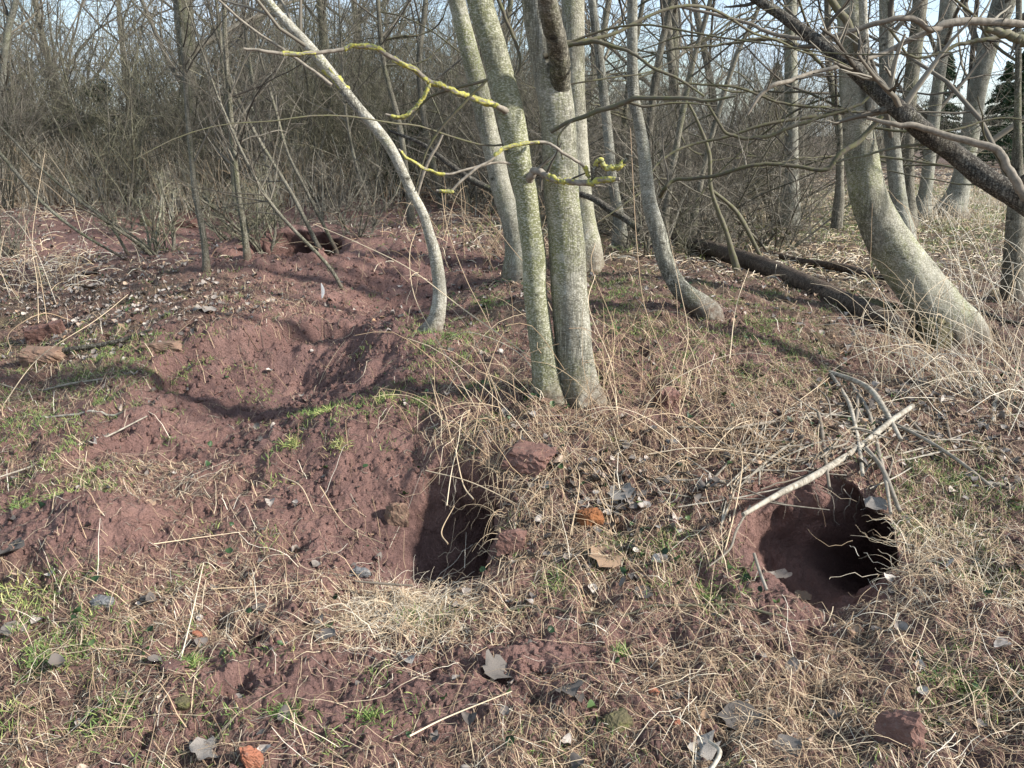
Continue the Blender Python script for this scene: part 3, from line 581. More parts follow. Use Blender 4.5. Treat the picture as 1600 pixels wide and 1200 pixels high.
q_, SW, Sr = limb('branch', [(926,284,7,-.26),(928,262,7,-.27),(937,250,6,-.28),(948,262,7,-.29),(962,262,7,-.3),(975,255,8,-.3),(983,243,12,-.3)], Y1, BARKD, e1, b1, 8, n=40, seed=11, amp=.2)
lichen(SW, Sr, .2, .85, q_, b1, 26, 1.15)
q_, SW, Sr = limb('branch', [(802,257,5,-.02),(780,254,4,-.08),(746,260,4,-.15),(705,272,4,-.2),(672,267,4,-.22),(641,250,4,-.25),(623,233,3,-.28)], Y1, TWIGP, e1, b1, 6, n=40, seed=12); lichen(SW, Sr, .55, .98, q_, b1, 27, 1.2)
limb('branch', [(850,88,9,.0),(894,71,7),(925,66,7,-.05),(962,73,6,-.1),(996,88,5,-.15),(1019,105,5,-.2),(1063,125,4,-.2),(1100,150,3,-.2)], Y2-.08, BRANCH, e2, b2, 7, n=40, seed=13, tone=.2)
limb('branch', [(861,206,6),(894,189,7,-.05),(935,175,8,-.1),(979,159,8,-.15),(1002,153,7,-.2),(1070,152,6,-.3),(1104,157,5,-.35),(1150,150,3,-.4)], Y2-.1, BRANCH, e2, b2, 7, n=40, seed=14, tone=.3)
for pts in ([(979,159,5),(1010,166,4),(1060,160,3),(1120,166,2)], [(894,189,3),(878,205,3),(871,222,3),(880,250,2)], [(770,-20,7),(795,40,6),(812,90,5),(808,118,4)], [(640,190,3),(675,150,4),(705,200,0.1)][:2]+[(762,125,5)], [(648,300,2),(672,225,4),(725,160,5),(762,125,4)]):
    limb('branch', [(a, b, c, 0) for a, b, c in pts], Y1-.15, BRANCH, e1, b1, 5, n=20, seed=15, tone=.15)
twigs_from(LW, Lr, e1, b1, 10, .35, TWIG, 77, 1, name='twigs')
# --- trunks behind the pair
tree('tree', [(812,400,36),(800,345,34),(786,304,33),(770,236,33),(747,135,32),(714,0,28)], 'slim grey trunk leaning left close behind the twin trunks', BARK, Y=6.2, seed=21, crown=14)
tree('tree', [(915,372,36),(908,300,36),(900,200,36),(897,100,37),(895,0,38)], 'mossy grey trunk standing close behind and right of the thick twin trunk', BARK, Y=7.0, seed=22, crown=14)
tree('tree', [(968,345,17),(957,280,16),(948,190,16),(938,100,15),(925,0,13)], 'thin pale trunk with small fork behind the twin trunks on their right', BARKF, Y=8.6, seed=23, crown=12)
# --- curved pale stem left of centre
e, b_, W3, r_, Yc = tree('tree', [(672,524,30),(680,505,25),(684,490,24),(687,455,22),(680,400,20),(671,367,18),(661,334,16),(643,300,17),(613,236,18),(587,200,18),(560,169,17),(537,140,17),(506,101,18),(480,70,17),(456,44,16),(418,0,13)],
    'slender pale stem curving up to the left from the edge of the worn path', BARKY, ext=500, s=14, seed=24, crown=10, flare=1.25, tmin=.6)
q_, SW, Sr = limb('branch', [(518,133,6),(490,112,5),(462,91,5),(405,52,4),(344,3,4),(300,-40,2)], Yc-.05, TWIGP, e, b_, 6, n=30, seed=25)
lichen(W3, r_, .56, .66, e, b_, 31, .86)
limb('branch', [(652,305,5),(665,262,5),(678,235,5),(692,210,3)], Yc, TWIGP, e, b_, 5, n=12, seed=26)
# --- small leaning stem right of centre
tree('tree', [(1106,490,36),(1090,474,34),(1062,450,31),(1040,410,29),(1030,371,28),(1018,330,25),(1013,304,23),(1006,236,21),(998,190,18),(990,150,19),(988,100,19),(988,0,17)],
    'small leaning grey stem right of the twin trunks, foot splayed on the red bank', BARKF, s=14, seed=27, crown=10, flare=1.0)
# --- large leaning tree on the right
e7, b7, W7, r7, Y7 = tree('tree', [(1496,524,78),(1488,508,79),(1472,490,80),(1440,450,78),(1405,400,74),(1375,350,66),(1356,304,60),(1344,236,52),(1338,169,47),(1332,100,45),(1330,-10,44)],
    'large grey tree on the right, its trunk sweeping down behind the pale stalks', BARK, s=26, seed=28, crown=20, flare=1.0, ratio=.2)
limb('branch', [(1362,180,14,-.1),(1358,140,14,-.12),(1352,90,14,-.15),(1349,0,13,-.2),(1345,-150,11,-.3),(1330,-400,7,-.5)], Y7, BARKY, e7, b7, 9, seed=29)
limb('branch', [(1344,110,10,-.1),(1342,80,12,-.14),(1330,45,12,-.2),(1298,0,11,-.25),(1270,-60,9,-.3)], Y7, BRANCH, e7, b7, 9, seed=30)
mb = MB()
# --- dark fallen trunk hung across the right
Yd = 4.6
e8 = None
pts8 = [(1760,430,50,-.5),(1680,370,46,-.35),(1600,315,38,-.2),(1543,280,34,-.1),(1499,246,31),(1448,209,30),(1414,179,28),(1364,135,26,.1),(1323,98,22,.15),(1249,44,18,.3),(1178,-5,15,.4),(1050,-90,12,.6),(900,-180,6,.8)]
W3, r_ = px_curve(pts8, Yd, 90)
dirn = norm(W3[0]-W3[6]); foot = [W3[0]]; rr = [r_[0]]
while foot[0][2] > ground_z(foot[0][0], foot[0][1])-.05: foot.insert(0, foot[0]+dirn*.12+np.array([0, 0, -.02])); rr.insert(0, rr[0]*1.01)
W3 = np.concatenate([foot[:-1], W3]); r_ = np.concatenate([rr[:-1], r_]); b8 = W3[0]
e8 = empty('fallen_tree', b8, 'dark dead trunk fallen diagonally across the right, leaning on the large grey tree', 'fallen tree')
mb = MB(); tubes(mb, W3[None], r_[None], 16, 0., True, knotty(31, .12, Hs=5)); mb.build('trunk', DARKW, e8, loc=b8)
limb('branch', [(1354,184,5,.05),(1397,194,8),(1441,199,10),(1499,216,11,-.05),(1553,233,12,-.1),(1573,256,12,-.15),(1590,288,13,-.2),(1602,310,14,-.2)], Yd-.06, TWIGP, e8, b8, 9, seed=32, tone=.3)
limb('branch', [(1306,253,3),(1364,240,4),(1397,231,5),(1448,226,5),(1460,222,6)], Yd+.02, BRANCH, e8, b8, 6, seed=33)
twigs_from(W3[len(W3)//2:], r_[len(W3)//2:], e8, b8, 16, .18, TWIG, 34, 2, 'twigs')
# --- hanging dead boughs crossing the upper right (belong to the big tree)
BR = [([(1168,179,4,-.5),(1188,148,6,-.5),(1212,132,7,-.5),(1239,125,7,-.45),(1269,113,6,-.4),(1306,106,7,-.4),(1347,95,7,-.35),(1381,84,7,-.3),(1414,67,8,-.3),(1448,51,9,-.3),(1478,37,12,-.3),(1532,32,12,-.3),(1600,37,11,-.3),(1700,60,12,-.2)], TWIGP, .5),
 ([(1060,10,4,.2),(1117,22,5,.1),(1171,37,5),(1222,57,6,-.1),(1276,62,7,-.2),(1310,54,7,-.3),(1354,40,8,-.35),(1397,30,8,-.4),(1428,30,9,-.4),(1451,45,9,-.35),(1470,42,9,-.3)], TWIGP, .2),
 ([(1031,307,7,.1),(1040,294,7),(1056,280,6),(1104,277,6,-.1),(1161,262,6,-.2),(1205,256,6,-.25),(1249,262,6,-.3),(1290,265,7,-.35),(1310,243,8,-.35),(1347,216,8,-.3),(1377,182,8,-.3)], BRANCH, .1),
 ([(1100,155,4),(1140,210,5),(1200,212,6),(1239,198,6),(1290,182,5),(1340,165,5),(1370,140,5)], BRANCH, .3),
 ([(1272,173,2),(1313,175,3),(1364,176,4),(1440,172,3)], BRANCH, .1), ([(1390,45,5),(1430,90,4),(1500,70,6),(1540,62,7),(1600,52,8)], BRANCH, .6), ([(1060,130,3),(1150,137,4),(1230,163,4),(1330,172,5)], BRANCH, .1),
 ([(1060,75,3),(1130,70,4),(1200,60,5),(1262,80,6),(1300,120,4)], BRANCH, .2), ([(1540,45,10,-.3),(1575,55,14,-.3),(1610,68,14,-.3),(1680,90,14,-.2)], BRANCH, .8)]
for i, (p, m, t) in enumerate(BR):
    o, W3, r_ = limb('branch', p, Y7-.3, m, e7, b7, 7, tone=t, n=60, seed=40+i, amp=.14)
    twigs_from(W3, r_, e7, b7, 9, .22, TWIG, 400+i, 2, 'twigs', fac=(3, 2))
def boughs(e, base, W3, r_, n, L0, L1, zlo, zhi, seed, tone=.15, r0=.012, mat=BRANCH):
    rs = R_(seed); c = [k for k in range(len(W3)) if zlo < W3[k, 2] < zhi]; K = 12; Ps = []; Rs = []
    for i in range(n):
        k = c[rs.randint(len(c))]; sgn = -1 if rs.rand() < .62 else 1; d = norm(np.array([sgn, rs.randn()*.45, rs.randn()*.28+.12])); L = L0+rs.rand()*(L1-L0); p = W3[k].copy(); P = [p]
        dr = rs.randn(3)*.05
        for q in range(K-1): d = norm(d+rs.randn(3)*.16+dr+np.array([0, 0, -.02+.04*rs.rand()])); p = p+d*L/(K-1); P.append(p)
        Ps.append(P); Rs.append(r0*(.5+.9*rs.rand())*np.linspace(1, .3, K))
    P = np.array([spline(q, 26) for q in Ps]); Rr = np.array([np.interp(np.linspace(0, 1, 26), np.linspace(0, 1, K), q) for q in Rs])
    for i in range(n):
        mb = MB(); tubes(mb, P[i:i+1], Rr[i:i+1], 6, tone*rs.rand()*2, True, knotty(seed+i, .14)); b_ = mb.build('branch', mat, e, loc=tuple(base))
        mb = MB(); A, B = grow(P[i:i+1], Rr[i:i+1], 14, .32, .8, .02, rs, 6, .5, .1, .25, .0016); tubes(mb, A, B, 3, rs.rand(len(A))*.6)
        A, B = grow(A, B, 34, .6, .8, .02, rs, 5, .6, .1, .25, .0012); tubes(mb, A, B, 3, rs.rand(len(A))*.6); mb.build('twigs', TWIG, b_)
boughs(e7, b7, W7, r7, 9, 1.2, 3.0, 1.3, 3.0, 901)
boughs(e2, b2, W2, r2, 4, .9, 1.8, 1.45, 2.4, 902, r0=.008)
# --- fallen rotten log on the ground and companions
def lying(name, pts, label, cat, mat, lift=.5, s=10, amp=.12, seed=1, group=None, tone=.5, endY=None, n=50, cap=True):
    p = np.array([q[:3] for q in pts], float); Ya = G(p[0, 0], p[0, 1])[1]; Yb = G(p[-1, 0], p[-1, 1])[1]
    if endY: Ya, Yb = endY
    c = spline(p, n); L = np.r_[0, np.cumsum(np.hypot(*np.diff(c[:, :2], axis=0).T))]; L /= L[-1]
    # interpolate 1/Y (straight in space) and keep it above ground
    Y = 1/((1-L)/Ya+L/Yb)
    if name == 'stick' and lift > 0:
        gy = np.array([G(c[k, 0], c[k, 1])[1] for k in range(1, n-1, 3)])-.025; Y = Y*min(1, (gy/Y[1:n-1:3]).min())
    W3 = at(c[:, 0], c[:, 1], Y); r = c[:, 2]/2/F*(W3[:, 1]*cp-(W3[:, 2]-CAMH)*sp)
    gzv = ground_z(W3[:, 0], W3[:, 1]); low = np.maximum(gzv+r*lift-W3[:, 2], 0)
    if name in ('log', 'fallen_branch') and lift > 0: xx = np.linspace(0, 1, n); low = np.clip(np.polyval(np.polyfit(xx, gzv+r*.75-W3[:, 2], 2), xx)+.02, 0, .3)/.85
    W3[:, 2] += low*.85
    mb = MB(); tubes(mb, W3[None], r[None], s, 0. if mat in (LOGM, DARKW, BARKY) else tone, cap, knotty(seed, amp, Hs=6))
    b = W3[len(W3)//2].copy(); b[2] -= r.mean()
    return tag(mb.build(name, mat, loc=tuple(b)), label, cat, group), W3, r
lying('log', [(1408,535,22),(1384,530,30),(1347,514,30),(1296,490,30),(1249,467,29),(1195,441,27),(1144,419,25),(1104,402,24),(1060,385,20),(1010,368,14)], 'long rotting brown log lying on the bank in front of the large right tree', 'log', LOGM, seed=51, s=16, amp=.16)
lying('log', [(1397,445,12),(1364,432,13),(1313,418,13),(1262,411,12),(1219,406,9)], 'thin blackish log lying behind the long rotting log', 'log', LOGM, seed=52)
lying('fallen_branch', [(1002,360,13),(975,340,11),(952,327,11),(930,312,10),(905,302,8)], 'brown fallen branch sloping down right of the twin trunks', 'branch', DARKW, seed=53, endY=(6.6, 6.9))
lying('fallen_branch', [(1010,378,8),(980,372,8),(940,365,7),(920,366,5)], 'short dark fallen branch lying under the sloping brown one', 'branch', DARKW, seed=54)
lying('fallen_branch', [(805,320,12),(775,300,10),(735,280,10),(700,255,8),(660,225,7),(610,205,4)], 'brown branch leaning behind the twin trunks towards the left', 'branch', DARKW, seed=55, endY=(6.8, 7.4), lift=-30)
lying('fallen_branch', [(250,300,10),(225,318,13),(212,322,12)], 'cut pale log end lying at the back of the red hollow', 'branch', BARKY, seed=56)
lying('fallen_branch', [(52,568,7),(110,553,8),(160,545,7),(200,540,7),(240,533,4)], 'thin dark branch lying in the grass left of the flat brown stone', 'branch', DARKW, seed=57)
lying('fallen_branch', [(1600,520,5),(1560,505,7),(1500,480,6),(1450,470,4)], 'dark stick lying behind the pale stalks at the right edge', 'branch', DARKW, seed=58)
# stump stick props on the log
lying('stick', [(1152,425,13),(1142,388,9),(1134,360,8),(1122,330,7),(1110,290,6),(1108,240,6),(1090,190,5),(1075,160,4)], 'grey crooked dead limb standing up from the rotting log', 'stick', BRANCH, seed=59, endY=(7.6, 7.6), lift=-99)
lying('stick', [(1192,408,6),(1160,345,7),(1140,320,6),(1115,300,5),(1104,292,4)], 'grey bent stick beside the crooked limb on the log', 'stick', BRANCH, seed=60, endY=(7.9, 7.8), lift=-99)
# --- sticks piled over the right burrow
STK = [([(1161,804,7),(1195,784,8),(1229,765,10),(1269,745,11),(1333,705,10),(1370,676,9),(1394,656,9),(1426,634,8)], 'longest pale stick slanting across the mouth of the right burrow', .9, (2.75, 3.05)),
 ([(1296,582,8),(1340,597,8),(1364,614,9),(1384,644,8),(1408,688,6)], 'pale stick arching over at the top of the stick pile', .8, (3.35, 3.0)),
 ([(1300,586,6),(1318,615,7),(1330,640,7),(1343,701,7),(1348,742,6)], 'pale stick hanging straight down over the back of the right burrow', .8, (3.3, 2.95)),
 ([(1330,600,6),(1357,644,6),(1374,711,7),(1384,752,6),(1392,802,5)], 'long grey stick hanging down the right rim of the right burrow', .5, (3.3, 2.75)),
 ([(1354,701,7),(1380,735,8),(1406,799,7)], 'short thick grey stick on the right rim of the right burrow', .4, (2.95, 2.75)),
 ([(1279,647,6),(1283,665,7),(1286,688,7),(1290,720,6),(1296,762,5)], 'dark stick drooping from the turf into the right burrow', .1, (3.15, 2.9)),
 ([(1394,661,7),(1448,688,6),(1499,721,6),(1560,769,5),(1606,803,4)], 'straight grey stick running right from the stick pile', .5, None),
 ([(1130,672,3),(1188,662,5),(1229,657,6),(1279,649,6)], 'grey stick lying level above the right burrow', .3, None),
 ([(1242,688,4),(1205,715,5),(1171,745,4),(1150,765,3)], 'crooked grey stick left above the right burrow', .5, None),
 ([(1408,640,5),(1430,665,6),(1455,690,5),(1478,715,4)], 'dark stick on the slope right of the stick pile', .1, None),
 ([(1340,620,5),(1338,655,5),(1325,690,4),(1300,700,4)], 'short twig inside the stick pile', .2, (3.15, 3.0)),
 ([(1251,655,4),(1252,690,4),(1243,722,3)], 'forked twig hanging left of the dark drooping stick', .4, (3.2, 3.0)),
 ([(1178,865,5),(1186,890,5),(1198,922,5)], 'small grey stick standing on the left wall of the right burrow', .5, None),
 ([(1108,885,2),(1140,858,3.5),(1150,830,4),(1172,790,3)], 'thin root-like stick left of the right burrow', .2, None),
 ([(1110,1205,6),(1125,1175,7),(1108,1158,5)], 'pale split stick at the bottom edge beside the grey curled leaf', 1., None),
 ([(1550,665,7),(1552,640,7),(1558,618,8)], 'pale cut stub standing on the right slope', .9, None),
 ([(1475,645,5),(1480,665,5),(1486,690,4)], 'short dark stub leaning on the right slope', 0., None),
 ([(1540,755,6),(1560,757,7),(1578,760,6)], 'short orange-brown piece of wood at the right edge', .4, None),
 ([(555,908,3),(600,912,4),(645,915,3)], 'dark twig lying below the near burrow', 0., None),
 ([(680,960,2.5),(740,957,4),(800,948,5),(840,946,4.5),(900,955,4),(975,960,3.5),(1012,950,4.5),(1075,945,5),(1150,945,5),(1200,957,5),(1240,962,3.5)], 'long dark thin branch lying across the foreground below both burrows', .15, 'g'),
 ([(0,600,3),(50,612,3),(110,600,4),(180,590,3)], 'thin grey stick in the grass at the left edge', .4, None),
 ([(60,655,4),(120,648,4),(200,650,4)], 'straight pale dry stem lying on the left slope', .9, None),
 ([(0,745,2),(60,725,3),(150,690,3),(230,650,2)], 'long thin stalk lying down the left slope', .8, None)]
for i, (p, lab, t, ey) in enumerate(STK):
    if ey == 'g':
        pp = spline(np.array(p), 60); W3 = np.array([G(a, b) for a, b, c in pp]); W3[:, 2] = ground_z(W3[:, 0], W3[:, 1])+.008
        k = np.ones(7)/7; W3[3:-3, 2] = np.convolve(W3[:, 2], k, 'valid')+.004
        r = pp[:, 2]/2/F*W3[:, 1]*1.05; mb = MB(); tubes(mb, W3[None], r[None], 7, t, True, knotty(70, .15)); tag(mb.build('stick', BRANCH, loc=tuple(W3[30])), lab, 'stick')
    else: ya, yb = G(p[0][0], p[0][1])[1], G(p[-1][0], p[-1][1])[1]; of = .06 if 1 <= i <= 5 else .02 if i < 14 else .005; lying('stick', p, lab, 'stick', TWIGP, lift=.1, s=8, amp=.12, seed=70+i, tone=t, endY=(ya-of*(i != 0)-.02, yb-of), n=26)
rs = R_(71)
for i in range(46):      # thin twigs tangled over the right burrow
    cx, cy = [(1200, 690), (1330, 660), (1180, 760), (1420, 690)][i % 4]; a = rs.randn()*.7+(0 if i % 3 else 1.4); L_ = 35+75*rs.rand(); px, py = cx+rs.randn()*45, cy+rs.randn()*28
    p = [(px-L_*math.cos(a), py+L_*.6*math.sin(a), 2.2+1.5*rs.rand()), (px+rs.randn()*8, py+rs.randn()*8, 3), (px+L_*math.cos(a), py-L_*.6*math.sin(a), 1.6)]
    lying('stick', p, 'thin grey twig in the tangle around the top of the right burrow', 'stick', TWIGP, lift=.3, s=5, amp=.1, seed=130+i, tone=rs.rand(), n=14, group='thin twigs over the right burrow', cap=False)
for i in range(16):      # roots hanging from the burrow roofs
    px, py = (1215+rs.rand()*150, 745+rs.rand()*18) if i < 11 else (650+rs.rand()*65, 722+rs.rand()*20); g = G(px, py); n = 8
    P = g[None]+np.cumsum(np.stack([rs.randn(n)*.006, rs.randn(n)*.005-.002, -.006-.012*rs.rand(n)], -1), 0)*(1+rs.rand()); mb = MB(); tubes(mb, P[None], (.0014*np.linspace(1, .4, n))[None], 4, rs.rand())
    tag(mb.build('root', TWIGP, loc=tuple(g)), 'fine root hanging from the roof of the %s burrow' % ('right' if i < 11 else 'near left'), 'root', 'roots hanging in the %s burrow' % ('right' if i < 11 else 'near left'))
# --- long single stalks (brambles and dead stems) arching over the bank
def stalk(pts, Ya, Yb, tone, r0=.0022, name='dead_stalk', lab=None, grp=None):
    p = np.array(pts, float); c = spline(p, 22); L = np.linspace(0, 1, 22); W3 = at(c[:, 0], c[:, 1], Ya+(Yb-Ya)*L)
    r = r0*np.linspace(1, .55, 22); mb = MB(); tubes(mb, W3[None], r[None], 5, tone, False); return tag(mb.build(name, STRAWM, loc=tuple(W3[0])), lab, 'stalk', grp)
STL = [[(1170,1000-380),(1000,540),(840,430),(760,340),(700,300)],[(925,645),(830,560),(720,480),(640,420),(560,380),(490,350)],[(927,640),(900,560),(860,480),(835,420)],[(930,640),(928,560),(905,480)],
 [(805,350),(810,440),(720,420),(640,380)],[(745,640),(700,560),(650,470),(640,400),(650,360)],[(800,620),(770,520),(730,440),(700,360),(690,300)],[(860,650),(820,560),(740,520),(700,530)],[(965,650),(955,570),(920,480),(930,430)],
 [(690,660),(675,600),(665,575)],[(1060,620),(1030,540),(1005,470),(995,380),(990,300),(985,200)],[(1140,560),(1150,480),(1170,420)],[(1065,580),(1075,520),(1060,440),(1040,340)],[(945,600),(960,520),(925,420),(930,380)],
 [(698,790),(705,740),(716,690),(722,650),(735,640)],[(740,780),(725,760),(715,720),(712,700)],[(700,1000-150),(690,830),(710,790)],[(870,720),(950,790),(960,830),(990,860)],[(665,735),(740,755),(830,800),(880,830)],[(890,840),(905,760),(900,730),(880,710)],
 [(1087,685),(1144,671),(1212,637),(1262,617),(1293,587)],[(1100,720),(1150,665),(1210,650),(1270,610),(1296,590)],[(1130,870),(1150,790),(1160,720),(1150,690)],[(1060,780),(1075,700),(1062,640),(1068,560)],[(1140,815),(1145,760),(1178,720)],
 [(60,505),(58,440),(50,380),(60,300),(70,240)],[(75,510),(60,420),(35,330)],[(90,480),(60,400),(30,350),(5,330)],[(35,450),(40,380),(38,330)],[(100,440),(80,370),(55,310)],[(110,500),(65,490),(15,520),(18,550)],
 [(138,395),(120,340),(108,290),(75,240)],[(165,445),(150,420),(130,400)],[(230,410),(222,440),(225,460)],[(235,385),(234,408),(232,410)],[(285,520),(292,500),(294,485)],[(110,650),(100,600),(88,560)],[(180,590),(178,560),(180,515)],
 [(0,1000-360),(60,560),(150,500),(200,460)],[(210,400),(130,340),(60,280),(0,270)],[(790,690),(770,600),(740,580)],[(880,670),(960,640),(1050,690)],[(760,600),(870,590),(1000,600)],[(700,520),(680,590),(740,640)],[(1010,1000-290),(1100,700),(1250,720)],
 [(440,745),(470,760),(490,800)],[(500,760),(540,820),(600,850)],[(280,1040),(300,960),(318,880)],[(240,850),(310,840),(385,830)],[(330,920),(420,915),(500,905)],[(400,1090),(455,1180),(470,1200)],[(640,1150),(700,1120),(800,1080)]]
for i, p in enumerate(STL):
    ga = G(*p[0])[1]; gb = G(*p[-1])[1]; low = p[0][1] > p[-1][1]
    Yb = min(gb, ga+.9) if len(p) > 2 and abs(p[-1][1]-p[0][1]) > 60 else gb
    if i in (47, 48, 49, 50, 51): Ya_, Yb = ga-.03, gb-.03
    else: Ya_ = ga-.01
    area = 'left slope' if p[0][0] < 350 else 'bank around the twin trunks' if p[0][0] < 1050 and p[0][1] < 700 else 'ground near the burrows'
    stalk(p, Ya_, Yb-.02, .55+.4*((i*37) % 10)/10, .0022+.0012*((i*13) % 7)/7, lab='thin dry stalk arching over the '+area, grp='dry stalks on the '+area)
# random extra arching stalks
rs = R_(99)
def arches(name, label, cat, cx, cy, nst, spread, L, up, tone, seed, mat=STRAWM, r0=.002, bend=.8, dirx=0., group=None, K=9, part=None):
    g = G(cx, cy); rs = R_(seed); n = nst; X = g[0]+rs.randn(n)*spread; Y = g[1]+rs.randn(n)*spread
    P, M = surf(X, Y); a = rs.rand(n)*2*np.pi; d = np.stack([np.cos(a)*.6+dirx, np.sin(a)*.6, up+rs.rand(n)*.5], -1); d = norm(d); ln = L*(.4+.8*rs.rand(n)); out = [P-np.array([0, 0, .01])]
    for k in range(K-1):
        d = norm(d+np.array([0, 0, -bend*(k+1)/K*.35])+rs.randn(n, 3)*.05+(rs.rand(n, 1) < .12)*rs.randn(n, 3)*.55); out.append(out[-1]+d*(ln/K)[:, None])
    P = np.stack(out, 1); z = ground_z(P[..., 0], P[..., 1])+.006; P[..., 2] = np.maximum(P[..., 2], z)
    r = (r0*(.6+.7*rs.rand(n)))[:, None]*np.linspace(1, .45, K)
    mb = MB(); tubes(mb, P, r, 4, np.clip(tone+.15*rs.randn(n), 0, 1)); return tag(mb.build(name, mat, loc=tuple(g)), label, cat, group)
arches('dead_grass_clump', 'big sheaf of pale dead stalks flopped over at the right edge below the large tree', 'dead grass clump', 1580, 630, 95, .3, 1.25, .75, .9, 201, r0=.0022, dirx=-.35)
arches('dead_grass_clump', 'pale dead stalks arching in front of the foot of the large right tree', 'dead grass clump', 1440, 600, 70, .25, 1.0, .9, .9, 202, r0=.0022, dirx=-.1)
arches('dead_grass_clump', 'pale dead stalks standing at the right edge behind the big sheaf', 'dead grass clump', 1590, 480, 90, .5, 1.3, 1.0, .9, 203, r0=.003)
arches('dead_grass_clump', 'loose dry stalks around the feet of the twin trunks', 'dead grass clump', 850, 650, 75, .28, .7, .7, .62, 204, r0=.0017)
arches('dead_grass_clump', 'loose dry stalks fanning out right of the twin trunks', 'dead grass clump', 1040, 640, 75, .32, .75, .7, .6, 205, r0=.0017)
arches('dead_grass_clump', 'tawny stalks hanging over the lip of the near burrow', 'dead grass clump', 735, 665, 60, .07, .28, .1, .72, 206, r0=.0015, bend=2.0)
arches('dead_grass_clump', 'pale dry stalks standing in the leaf litter at the left edge', 'dead grass clump', 50, 450, 40, .35, .8, 1.2, .85, 207, r0=.0022)
arches('dead_grass_clump', 'flattened blond heap of straw below the near burrow', 'straw heap', 640, 955, 750, .14, .2, .12, .85, 208, r0=.0009, bend=1.2)
arches('dead_grass_clump', 'matted pale straw on the right rim of the right burrow', 'straw heap', 1490, 895, 260, .15, .22, .3, .88, 209, r0=.0011, bend=1.6, dirx=-.2)
arches('dead_grass_clump', 'fringe of dry grass hanging over the right edge of the right burrow', 'dead grass clump', 1425, 835, 60, .06, .13, .15, .8, 214, r0=.0011, bend=1.2, dirx=-.8)
arches('dead_grass_clump', 'matted straw on the grassy lip above the near burrow', 'straw heap', 800, 760, 240, .14, .25, .3, .65, 210, r0=.0011, bend=1.5)
arches('dead_grass_clump', 'dry stalks under the stick pile above the right burrow', 'straw heap', 1180, 700, 130, .16, .4, .4, .6, 211, r0=.0014, bend=1.2)
arches('dead_grass_clump', 'scrubby dead stalks behind the curved pale stem', 'dead grass clump', 740, 400, 90, .5, .9, .8, .6, 212, r0=.0022)
rs = R_(7)
for i in range(48):      # standing dead grass along the back
    px = [140+rs.rand()*300, 450+rs.rand()*330, 880+rs.rand()*420, rs.rand()*160, 1300+rs.rand()*320][[0, 0, 1, 2, 2, 3, 4][i % 7]]
    py = 304+rs.rand()*16 if px < 800 else 318+rs.rand()*40
    arches('dead_grass_clump', 'clump of tall pale dead grass standing in the %s background' % ('left' if px < 800 else 'right'), 'dead grass clump', px, py, 90, .5, 1.25 if px < 800 else .7, 1.6 if px < 800 else .9, .92, 220+i, r0=.0042, bend=.5,
           group='tall dead grass clumps at the %s back' % ('left' if px < 800 else 'right'), K=6)
# ------------------------------------------------------------------ stones and bricks
def stone(name, px, py, w_, h_, label, mat, rz=.3, boxy=.7, seed=1, d=.8, cat='stone', sink=.3, tilt=.1):
    import bmesh
    g = G(px, py+h_*.35); dep = np.linalg.norm(g-np.array([0, 0, CAMH])); sx = w_/F*dep/2; sz = h_/F*dep/2/.9; bm = bmesh.new()
    bmesh.ops.create_cube(bm, size=2); bmesh.ops.subdivide_edges(bm, edges=bm.edges[:], cuts=11, use_grid_fill=True)
    rs = R_(seed); sh = rs.randn(3, 3)*.16+np.eye(3); c, s_ = math.cos(rz), math.sin(rz)
    for v in bm.verts:
        p = np.array(v.co); q = p/np.linalg.norm(p)*1.25; p = p*boxy+q*(1-boxy)
        for k in range(5):                                   # knocked-off corners
            n_ = norm(R_(seed*7+k).randn(3)); o = p@n_-1.08; p = p-n_*max(o, 0)*.85
        p = sh@p; p = p*(1+.20*float(fbm(np.array(p[0]*2+seed), np.array(p[1]*2+p[2]*1.7), seed, 3))+.12*float(fbm(np.array(p[0]*7+p[2]*3+seed), np.array(p[1]*7+p[2]*5), seed+5, 3)))
        p = p*np.array([sx, sx*d, sz]); p = np.array([p[0], p[1]*math.cos(tilt)-p[2]*math.sin(tilt), p[2]*math.cos(tilt)+p[1]*math.sin(tilt)])
        v.co = (p[0]*c-p[1]*s_, p[0]*s_+p[1]*c, p[2])
    me = bpy.data.meshes.new(name); bm.to_mesh(me); bm.free(); me.materials.append(mat); o = bpy.data.objects.new(name, me); bpy.context.collection.objects.link(o)
    o.location = (g[0], g[1], float(ground_z(g[0], g[1]))+sz*(1-2*sink)); return tag(o, label, cat)
stone('brick', 72, 512, 36, 34, 'upright red half brick in the leaf litter at the left', BRICK, .4, .85, 1, cat='brick')
stone('stone', 262, 540, 48, 20, 'flat brown stone on the grassy edge above the worn hollow', SAND, -.2, .7, 2)
stone('brick', 68, 562, 40, 22, 'low brown brick beside the thin dark branch at the left', SAND, .2, .8, 3, cat='brick')
stone('brick', 1041, 620, 36, 34, 'brown half brick on the bank right of the twin trunks', BRICK, .5, .85, 4, cat='brick')
stone('stone', 825, 707, 62, 26, 'flat reddish stone on the lip above the near burrow', BRICK, -.35, .6, 5)
stone('brick', 800, 835, 44, 26, 'red brick piece right of the near burrow', BRICK, .1, .75, 6, cat='brick')
stone('stone', 618, 752, 26, 34, 'brown stone set in the wall of the near burrow', SAND, .1, .6, 7)
stone('brick', 1402, 1150, 48, 38, 'broken red brick in the straw at the lower right', BRICK, -.5, .85, 8, cat='brick')
stone('brick', 396, 1184, 26, 34, 'orange brick piece at the bottom edge left of centre', BRICKO, .4, .5, 9, cat='brick')
stone('brick', 291, 349, 28, 13, 'dark red brick lying at the back of the red hollow', BRICK, .0, .85, 10, cat='brick')
stone('stone', 228, 350, 12, 11, 'small dark mossy lump beside the back brick', MOSSR, .0, .4, 11)
